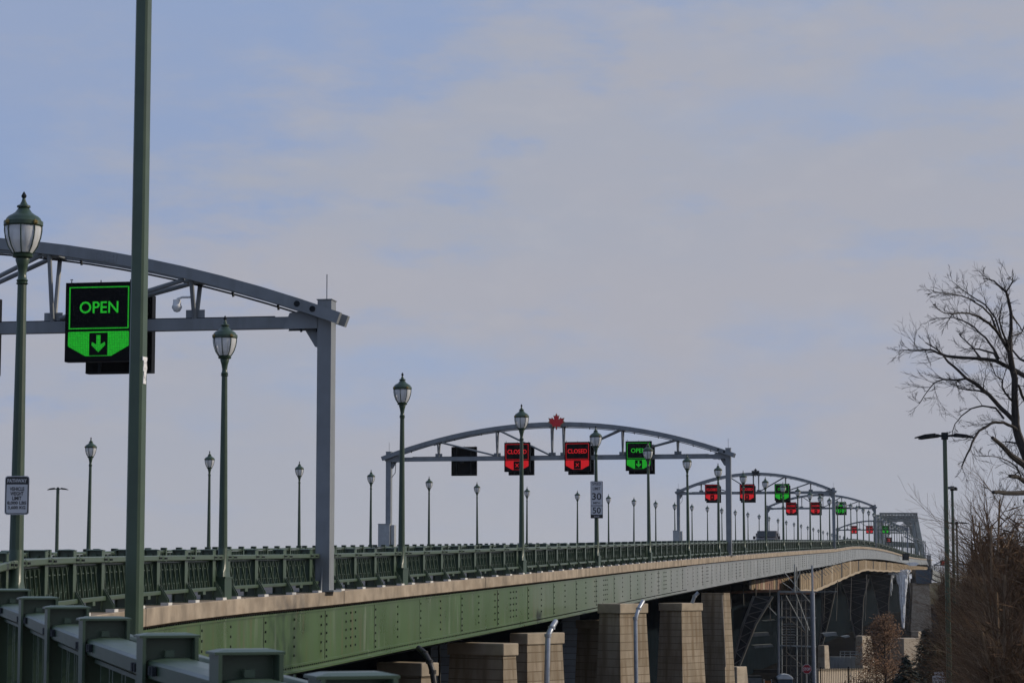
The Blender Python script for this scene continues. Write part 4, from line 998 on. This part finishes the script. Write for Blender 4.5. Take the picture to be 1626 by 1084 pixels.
# end fence at right of the truss
t = thing('end_barrier', 'tall thin end fence on the bridge right of the truss', 'fence', (0, 0, 0)); m = MB()
for x, y0, y1 in ((1467.5, 861, 884), (1469.8, 863, 884), (1475, 874, 888), (1478, 879, 906)): m.tube([at(x, y0, 640), at(x, y1, 640)], .09, 5)
m.build('post', 'steel', t); m = MB(); m.tube([at(1469.8, 863, 640), at(1475, 875, 640)], .08, 5); m.tube([at(1463, 876, 640), at(1478, 879.5, 640)], .09, 5); m.build('rail', 'steel', t)
a_ = [at(x, y, 642) for x, y in ((1471, 880), (1478, 881), (1478, 906), (1471.5, 889))]; m = MB(); m.hexa(a_, [v+Vector((0, .1, 0)) for v in a_]); m.build('infill', 'mesh', t)
# ramp beyond
rp = thing('far_ramp', 'curved distant ramp deck dropping to the right behind lamps', 'ramp', (0, 0, 0)); rings = []; rl = MB(); post_ = MB()
RP = [(1476, 897, 700), (1481, 903, 690), (1488, 907, 700), (1500, 910.5, 720), (1520, 912, 750), (1560, 913, 800)]
for x, y, Y in RP: a = at(x, y, Y); b = at(x, y+7, Y); rings.append([b, a, a+Vector((0, 9, 0)), b+Vector((0, 9, 0))])
m = MB(); m.loft(rings); m.build('deck', 'weather', rp); rings = []
for x, y, Y in RP: a = at(x, y+8.5, Y); b = at(x, y+15, Y); rings.append([b+Vector((0, .5, 0)), a+Vector((0, .5, 0)), a+Vector((0, 6, 0)), b+Vector((0, 6, 0))])
m = MB(); m.loft(rings); m.build('soffit', 'weather', rp)
for (x, y, Y), (x2, y2, Y2) in zip(RP[:-1], RP[1:]):
    rl.bar(at(x, y-4, Y), at(x2, y2-4, Y2), .2, .2)
    for q in range(4): f_ = q/4; post_.bar(at(x+(x2-x)*f_, y+(y2-y)*f_, Y+(Y2-Y)*f_), at(x+(x2-x)*f_, y+(y2-y)*f_-4, Y+(Y2-Y)*f_), .15, .15)
rl.build('rail', 'weather', rp); post_.build('post', 'weather', rp)
g5 = thing('gantry', 'tiny distant gantry arch with red sign above the far ramp', 'gantry', (0, 0, 0), 0, 'arched sign gantries over the road'); m = MB()
m.bar(at(1483.5, 895, 720), at(1483.5, 908, 720), .35, .35); m.bar(at(1530, 893, 720), at(1530, 908, 720), .35, .35); m.build('column', 'steel', g5)
m = MB(); P = [at(1483+i*4.7, 897-8.5*math.sin(math.pi*i/10), 720) for i in range(11)]
m.tube(P, .22, 5); m.build('arch_rib', 'steel', g5); m = MB(); m.tube([P[0], P[-1]], .15, 5); m.build('bottom_chord', 'steel', g5)
p = at(1497.5, 893.5, 717); t = thing('lane_sign', 'tiny dark red lane sign on the distant ramp gantry', 'lane sign', p); m = MB(); m.box(-.8, .8, 0, .3, -.75, .75); m.build('housing', 'black', t); m = MB(); put_text(m, 'X', .9, 0, 0, -.02, .05, 1.1); m.build('cross', 'ledr', t)

# ------------------------------------------------------------------ trees
def tw(mb, p, d, L, r_, depth, rng, spread=.55, droop=0, seg=3):
    pts = [p]; rad = [r_]; q = p.copy(); dd = d.normalized()
    for i in range(seg):
        dd = (dd+Vector((rng.uniform(-1, 1), rng.uniform(-1, 1), rng.uniform(-1, 1)))*.16+Vector((0, 0, droop))).normalized()
        q = q+dd*(L/seg); pts.append(q.copy()); rad.append(max(.003, r_*(1-.7*(i+1)/seg)))
        if depth > 0:
            for _ in range(rng.choice((1, 1, 2))):
                nd = (dd+Vector((rng.uniform(-1, 1), rng.uniform(-1, 1), rng.uniform(-.7, 1)))*spread).normalized()
                tw(mb, q.copy(), nd, L*rng.uniform(.42, .68), rad[-1]*.7, depth-1, rng, spread, droop)
    mb.tube(pts, rad, 4 if r_ > .012 else 3, cap=False)
z6 = lambda a, b: (1400+a/3.872, 420+b/3.872)
z7 = lambda a, b: (1400+a/3.615, 660+b/3.615)
LIMB = [
 (z6, [(985, 1500), (930, 1290), (890, 1180), (850, 1084), (822, 980), (820, 900), (818, 700), (790, 560), (785, 500)], 17, 7),
 (z6, [(785, 500), (795, 400), (795, 300), (780, 220), (765, 170), (720, 130), (690, 100), (625, 85)], 6, 1.6),
 (z6, [(960, 730), (870, 680), (790, 635), (700, 590), (600, 578), (500, 572), (400, 562), (350, 545), (300, 522), (230, 528), (170, 525), (115, 529)], 7.5, 1.1),
 (z6, [(812, 960), (730, 880), (660, 800), (600, 750), (520, 700), (470, 650), (410, 600), (380, 560), (340, 520), (270, 480)], 7, 1.6),
 (z6, [(520, 700), (450, 710), (380, 705), (320, 730), (280, 780), (235, 850)], 3, .9),
 (z6, [(785, 540), (740, 460), (700, 400), (660, 360), (600, 320), (540, 300), (480, 298), (390, 300), (340, 270)], 5.5, 1.1),
 (z6, [(720, 580), (690, 520), (640, 450), (570, 385), (500, 345), (440, 325), (360, 330)], 3.8, 1.0),
 (z6, [(705, 400), (670, 310), (620, 260), (540, 210), (480, 190), (420, 180), (320, 165)], 3.2, .9),
 (z6, [(740, 460), (700, 330), (640, 250), (570, 205), (490, 150), (435, 105)], 3, .8),
 (z6, [(765, 170), (800, 115), (808, 90), (800, 75)], 2.2, .9),
 (z6, [(720, 600), (690, 545), (600, 520), (540, 515)], 4, 1.8),
 (z6, [(610, 575), (550, 500), (500, 455), (475, 425)], 2.6, 1.2),
 (z6, [(640, 790), (600, 775), (530, 770), (470, 760), (460, 735)], 3, 1.2),
 (z6, [(830, 870), (760, 790), (740, 750), (745, 710), (700, 680), (670, 610)], 3.5, 1.1),
 (z6, [(785, 520), (745, 420), (725, 350), (740, 240)], 4, 1.2),
 (z6, [(900, 600), (850, 580), (800, 520), (800, 470)], 4, 2),
 (z6, [(900, 880), (860, 800), (840, 740)], 5, 3),
 (z6, [(795, 300), (850, 380), (880, 420)], 2.5, 1.2),
 (z6, [(900, 320), (860, 420), (800, 440)], 2.5, 1.2),
 (z6, [(750, 945), (700, 880), (620, 868), (550, 885), (490, 930), (450, 980), (432, 1060)], 3.2, 1.0),
 (z7, [(790, 90), (750, 60), (700, 38), (640, 35), (560, 85), (520, 150), (490, 220), (460, 290)], 5, 2.2),
 (z7, [(900, 360), (817, 280), (740, 225), (690, 170), (635, 125)], 11, 5),
 (z7, [(900, 430), (817, 375), (780, 350), (735, 345)], 8, 5),
 (z7, [(800, 345), (770, 290), (740, 265), (660, 235), (560, 228)], 2.2, 1.0),
 (z7, [(960, 425), (817, 440), (700, 442), (640, 438)], 9, 5),
 (z7, [(817, 150), (760, 155), (710, 148)], 3.5, 2.0),
]
YT = 52.0; sT = F/YT
base = at(1688, 1000, YT)
t = thing('bare_tree', 'big leafless tree with broken limbs reaching in from the right edge', 'tree', (base.x, base.y, -9.5))
mt_, ml, mw = MB(), MB(), MB(); rng = random.Random(11)
mt_.tube([(0, 0, 0), (-.1, 0, 3), (.0, 0, 6), (-.3, 0, at(1645, 860, YT).z+9.5), tuple(at(1632, 790, YT)-Vector((base.x, base.y, -9.5)))], [.34, .3, .26, .2, .13], 10)
O = Vector((base.x, base.y, -9.5))
for k, (fn, pts, w0, w1) in enumerate(LIMB):
    dy = rng.uniform(-1.6, 1.6) if k > 0 else 0; n = len(pts); P = []; Rr = []
    for i, (a, b) in enumerate(pts):
        x, y = fn(a, b); f_ = i/(n-1); P.append(at(x, y, YT+dy*f_)-O); Rr.append((w0+(w1-w0)*f_)/2/sT*1.12)
    # densify with slight wobble
    P2 = [P[0]]; R2 = [Rr[0]]
    for i in range(n-1):
        mid = P[i].lerp(P[i+1], .5)+Vector((rng.uniform(-1, 1), rng.uniform(-1, 1), rng.uniform(-1, 1)))*.03*(P[i+1]-P[i]).length; P2 += [mid, P[i+1]]; R2 += [(Rr[i]+Rr[i+1])/2*rng.uniform(.92, 1.1), Rr[i+1]]
    (mt_ if k == 0 else ml).tube(P2, R2, 7)
    if k == 0: P2 = P2[8:]; R2 = R2[8:]
    for i in range(1, len(P2)):
        fr = i/len(P2)
        if R2[i] > .075 and rng.random() < .5: continue
        for _ in range(rng.choice((0, 1, 1, 2)) + (1 if i > len(P2)-3 else 0)):
            d = (P2[i]-P2[i-1]).normalized(); nd = (d*.6+Vector((rng.uniform(-1, 1), rng.uniform(-.8, .8), rng.uniform(-.8, 1)))*.8).normalized()
            tw(mw, P2[i].copy(), nd, rng.uniform(.18, .55)*(.5 if i > len(P2)-4 else 1), min(max(R2[i]*.6, .005), .010), 2, rng)
mt_.build('trunk', 'bark', t, smooth=True); ml.build('limb', 'bark', t, smooth=True); mw.build('crown', 'twig', t)

def bush(label, cx, ytop, Y, wpx, seed, mats=('brush', 'brushp'), dens=1.0, leaf=0, ls=1.0):
    rng = random.Random(seed); b = at(cx, ytop, Y); H = b.z+9.5; rad = wpx/2*Y/F
    t = thing('bare_bush', label, 'bush', (b.x, b.y, -9.5), 0, 'leafless thicket along the right edge')
    st, c1, c2 = MB(), MB(), MB()
    for i in range(int(17*dens)):
        a = rng.uniform(0, 6.28); r0 = rng.uniform(0, .3)*rad; r1 = rng.uniform(.2, .95)*rad; h = H*rng.uniform(.66, 1.06)*(1-.22*(r1/rad)**2)
        p0 = Vector((math.cos(a)*r0, math.sin(a)*r0, 0)); p1 = Vector((math.cos(a)*r1, math.sin(a)*r1*.8, h)); pts = []
        for k in range(7): f_ = k/6; q = p0.lerp(p1, f_)+Vector((math.cos(a), math.sin(a), 0))*math.sin(f_*3.1)*rad*-.10+Vector((rng.uniform(-1, 1), rng.uniform(-1, 1), 0))*.16; pts.append(q)
        st.tube(pts, [.09*(1-.8*k/6)+.012 for k in range(7)], 5)
        for k in range(1, 7):
            for _ in range(int(5*dens)):
                q = pts[k-1].lerp(pts[k], rng.random()); d = Vector((rng.uniform(-1, 1), rng.uniform(-1, 1), rng.uniform(.1, 1.6)))
                tw(c1 if rng.random() < .7 else c2, q, d, rng.uniform(.8, 1.9), .020, 2, rng, .6, 0, 3)
    if leaf:
        for i in range(leaf):
            a = rng.uniform(0, 6.28); rr = rad*math.sqrt(rng.random())*1.0; z = H*rng.uniform(.15, .97)
            lob = .72+.2*math.sin(3*a+seed)+.13*math.sin(7*a+z*1.9)+.1*rng.random(); zt_ = z/H
            if (rr/rad)**2*1.1+max(0, (zt_-.45)/.52)**2.4 > lob: continue
            q = Vector((math.cos(a)*rr, math.sin(a)*rr, z)); s_ = rng.uniform(.16, .42)*(.6+.4*ls)
            u = Vector((rng.uniform(-1, 1)+math.cos(a)*.5, rng.uniform(-1, 1), rng.uniform(-.3, 1.4))).normalized()*s_; v = u.orthogonal().normalized(); v = (v*math.cos(i)+u.normalized().cross(v)*math.sin(i))*(.016*ls+.006)
            (c1 if i % 5 else c2).add([q-u, q+v, q+u, q-v], [[0, 1, 2, 3]])
    st.build('stem', mats[1], t); c1.build('twigs', mats[0], t); c2.build('twigs', mats[1], t); return t
bush('tall brown thicket rising to the right edge under the broken limb', 1612, 772, 62, 120, 1, leaf=9500)
bush('brown thicket with feathery top left of the tallest one', 1572, 800, 74, 80, 2, leaf=9500)
bush('dark leafy thicket beside the row of lot lamps', 1552, 828, 98, 44, 3, ('brushd', 'brush'), leaf=9500)
bush('lower tangled brush beside the tallest lot lamp', 1556, 890, 84, 46, 4, leaf=7600)
bush('pale reedy brush at the bottom right corner', 1600, 930, 52, 130, 5, ('brush', 'brushp'), leaf=3800)
bush('dark brush behind, filling the right side', 1600, 830, 120, 110, 6, ('brushd', 'brushd'), 1.2, leaf=17100, ls=1.8)
bush('dark brush behind the middle lot lamp', 1550, 870, 108, 50, 7, ('brushd', 'brushd'), 1.2, leaf=13300, ls=2)
bush('reddish brush at the foot of the lot lamps', 1578, 960, 68, 80, 8, leaf=7600)
bush('dull brown trees beneath the far ramp', 1503, 912, 330, 36, 9, ('brush', 'brushd'), 1.2, leaf=11400, ls=2.5)
bush('thin bare bush showing beyond the bridge end', 1500, 866, 420, 30, 10, ('brushd', 'brushd'), .6)
bush('dark bare bank filling in behind the spruces', 1515, 985, 135, 30, 12, ('brushd', 'brushd'), 1.2, leaf=13300, ls=2)
bush('dark brush bank in the lower right distance', 1622, 850, 128, 120, 13, ('brushd', 'brush'), 1.3, leaf=22800, ls=2.2)
# small rust coloured tree
b = at(1404, 978, 150); t = thing('rusty_tree', 'slender tree keeping rusty brown leaves before the steel legs', 'tree', (b.x, b.y, -9.5)); H = b.z+9.5; rng = random.Random(21)
m = MB(); m.tube([(0, 0, 0), (.02, 0, H*.5), (.0, .02, H*.95)], [.11, .07, .015], 7); m.build('trunk', 'bark', t)
br_, lf = MB(), MB()
for i in range(170):
    z = H*rng.uniform(.18, .98); a = rng.uniform(0, 6.28); L = (1-(z/H))**.75*H*.46+.3; L *= rng.uniform(.6, 1)
    d = Vector((math.cos(a), math.sin(a), .55)).normalized(); p0 = Vector((0, 0, z)); br_.tube([p0, p0+d*L*.5, p0+d*L+Vector((0, 0, -.05))], [.02, .012, .005], 4)
    for k in range(60):
        f_ = rng.uniform(.15, 1.05)**.7; q = p0+d*L*f_+Vector((rng.gauss(0, .16), rng.gauss(0, .16), rng.gauss(0, .16))); s_ = rng.uniform(.03, .075)
        u = Vector((rng.uniform(-1, 1), rng.uniform(-1, 1), rng.uniform(-1, 1))).normalized()*s_; v = u.orthogonal().normalized()*s_*.7; lf.add([q-u, q+v, q+u, q-v], [[0, 1, 2, 3]])
br_.build('branch', 'bark', t); lf.build('crown', 'dryleaf', t)
def spruce(label, px, py, Y, wf, seed, mt='spruce'):
    b = at(px, py, Y); t = thing('spruce_tree', label, 'tree', (b.x, b.y, -9.5), 0, 'dark spruces near the yard'); H = b.z+9.5; rng = random.Random(seed)
    m = MB(); m.tube([(0, 0, 0), (0, 0, H)], [.12, .01], 6); m.build('trunk', 'bark', t); c_ = MB()
    nb = 190
    for i in range(nb):
        z = H*(1-(i/nb)**.8)*.97+.05; L = (H-z)*wf+.12; L *= rng.uniform(.7, 1.12); a = i*2.4+rng.uniform(-.3, .3); d = Vector((math.cos(a), math.sin(a), -.18))
        for k in range(int(10+L*34)):
            f_ = rng.uniform(.05, 1); q = Vector((0, 0, z))+d*L*f_+Vector((rng.gauss(0, .06), rng.gauss(0, .06), rng.gauss(0, .05)+.12*f_*f_*L))
            u = (d+Vector((rng.uniform(-.7, .7), rng.uniform(-.7, .7), rng.uniform(-.6, .2)))).normalized()*rng.uniform(.10, .20); v = u.cross(Vector((rng.uniform(-1, 1), rng.uniform(-1, 1), 1))).normalized()*.045
            c_.add([q-u, q+v, q+u, q-v], [[0, 1, 2, 3]])
    c_.build('crown', mt, t); return t
spruce('dark pointed spruce behind the maximum speed sign', 1470, 995, 140, .36, 31)
spruce('short dark spruce at the bottom between fence and taller spruce', 1438, 1040, 132, .55, 32)

# ------------------------------------------------------------------ haze
hm = bpy.data.materials.new('haze'); hm.use_nodes = True; t_ = hm.node_tree; t_.nodes.clear()
o_ = t_.nodes.new('ShaderNodeOutputMaterial'); pv = t_.nodes.new('ShaderNodeVolumePrincipled'); pv.inputs['Color'].default_value = (.86, .90, .96, 1); pv.inputs['Density'].default_value = .00006; pv.inputs['Anisotropy'].default_value = .2
t_.links.new(pv.outputs[0], o_.inputs['Volume'])
m = MB(); m.box(-420, 460, -60, 1330, -10.6, 42); hz_ = m.build('haze', hm); tag(hz_, 'thin pale winter haze over the river', kind='stuff')
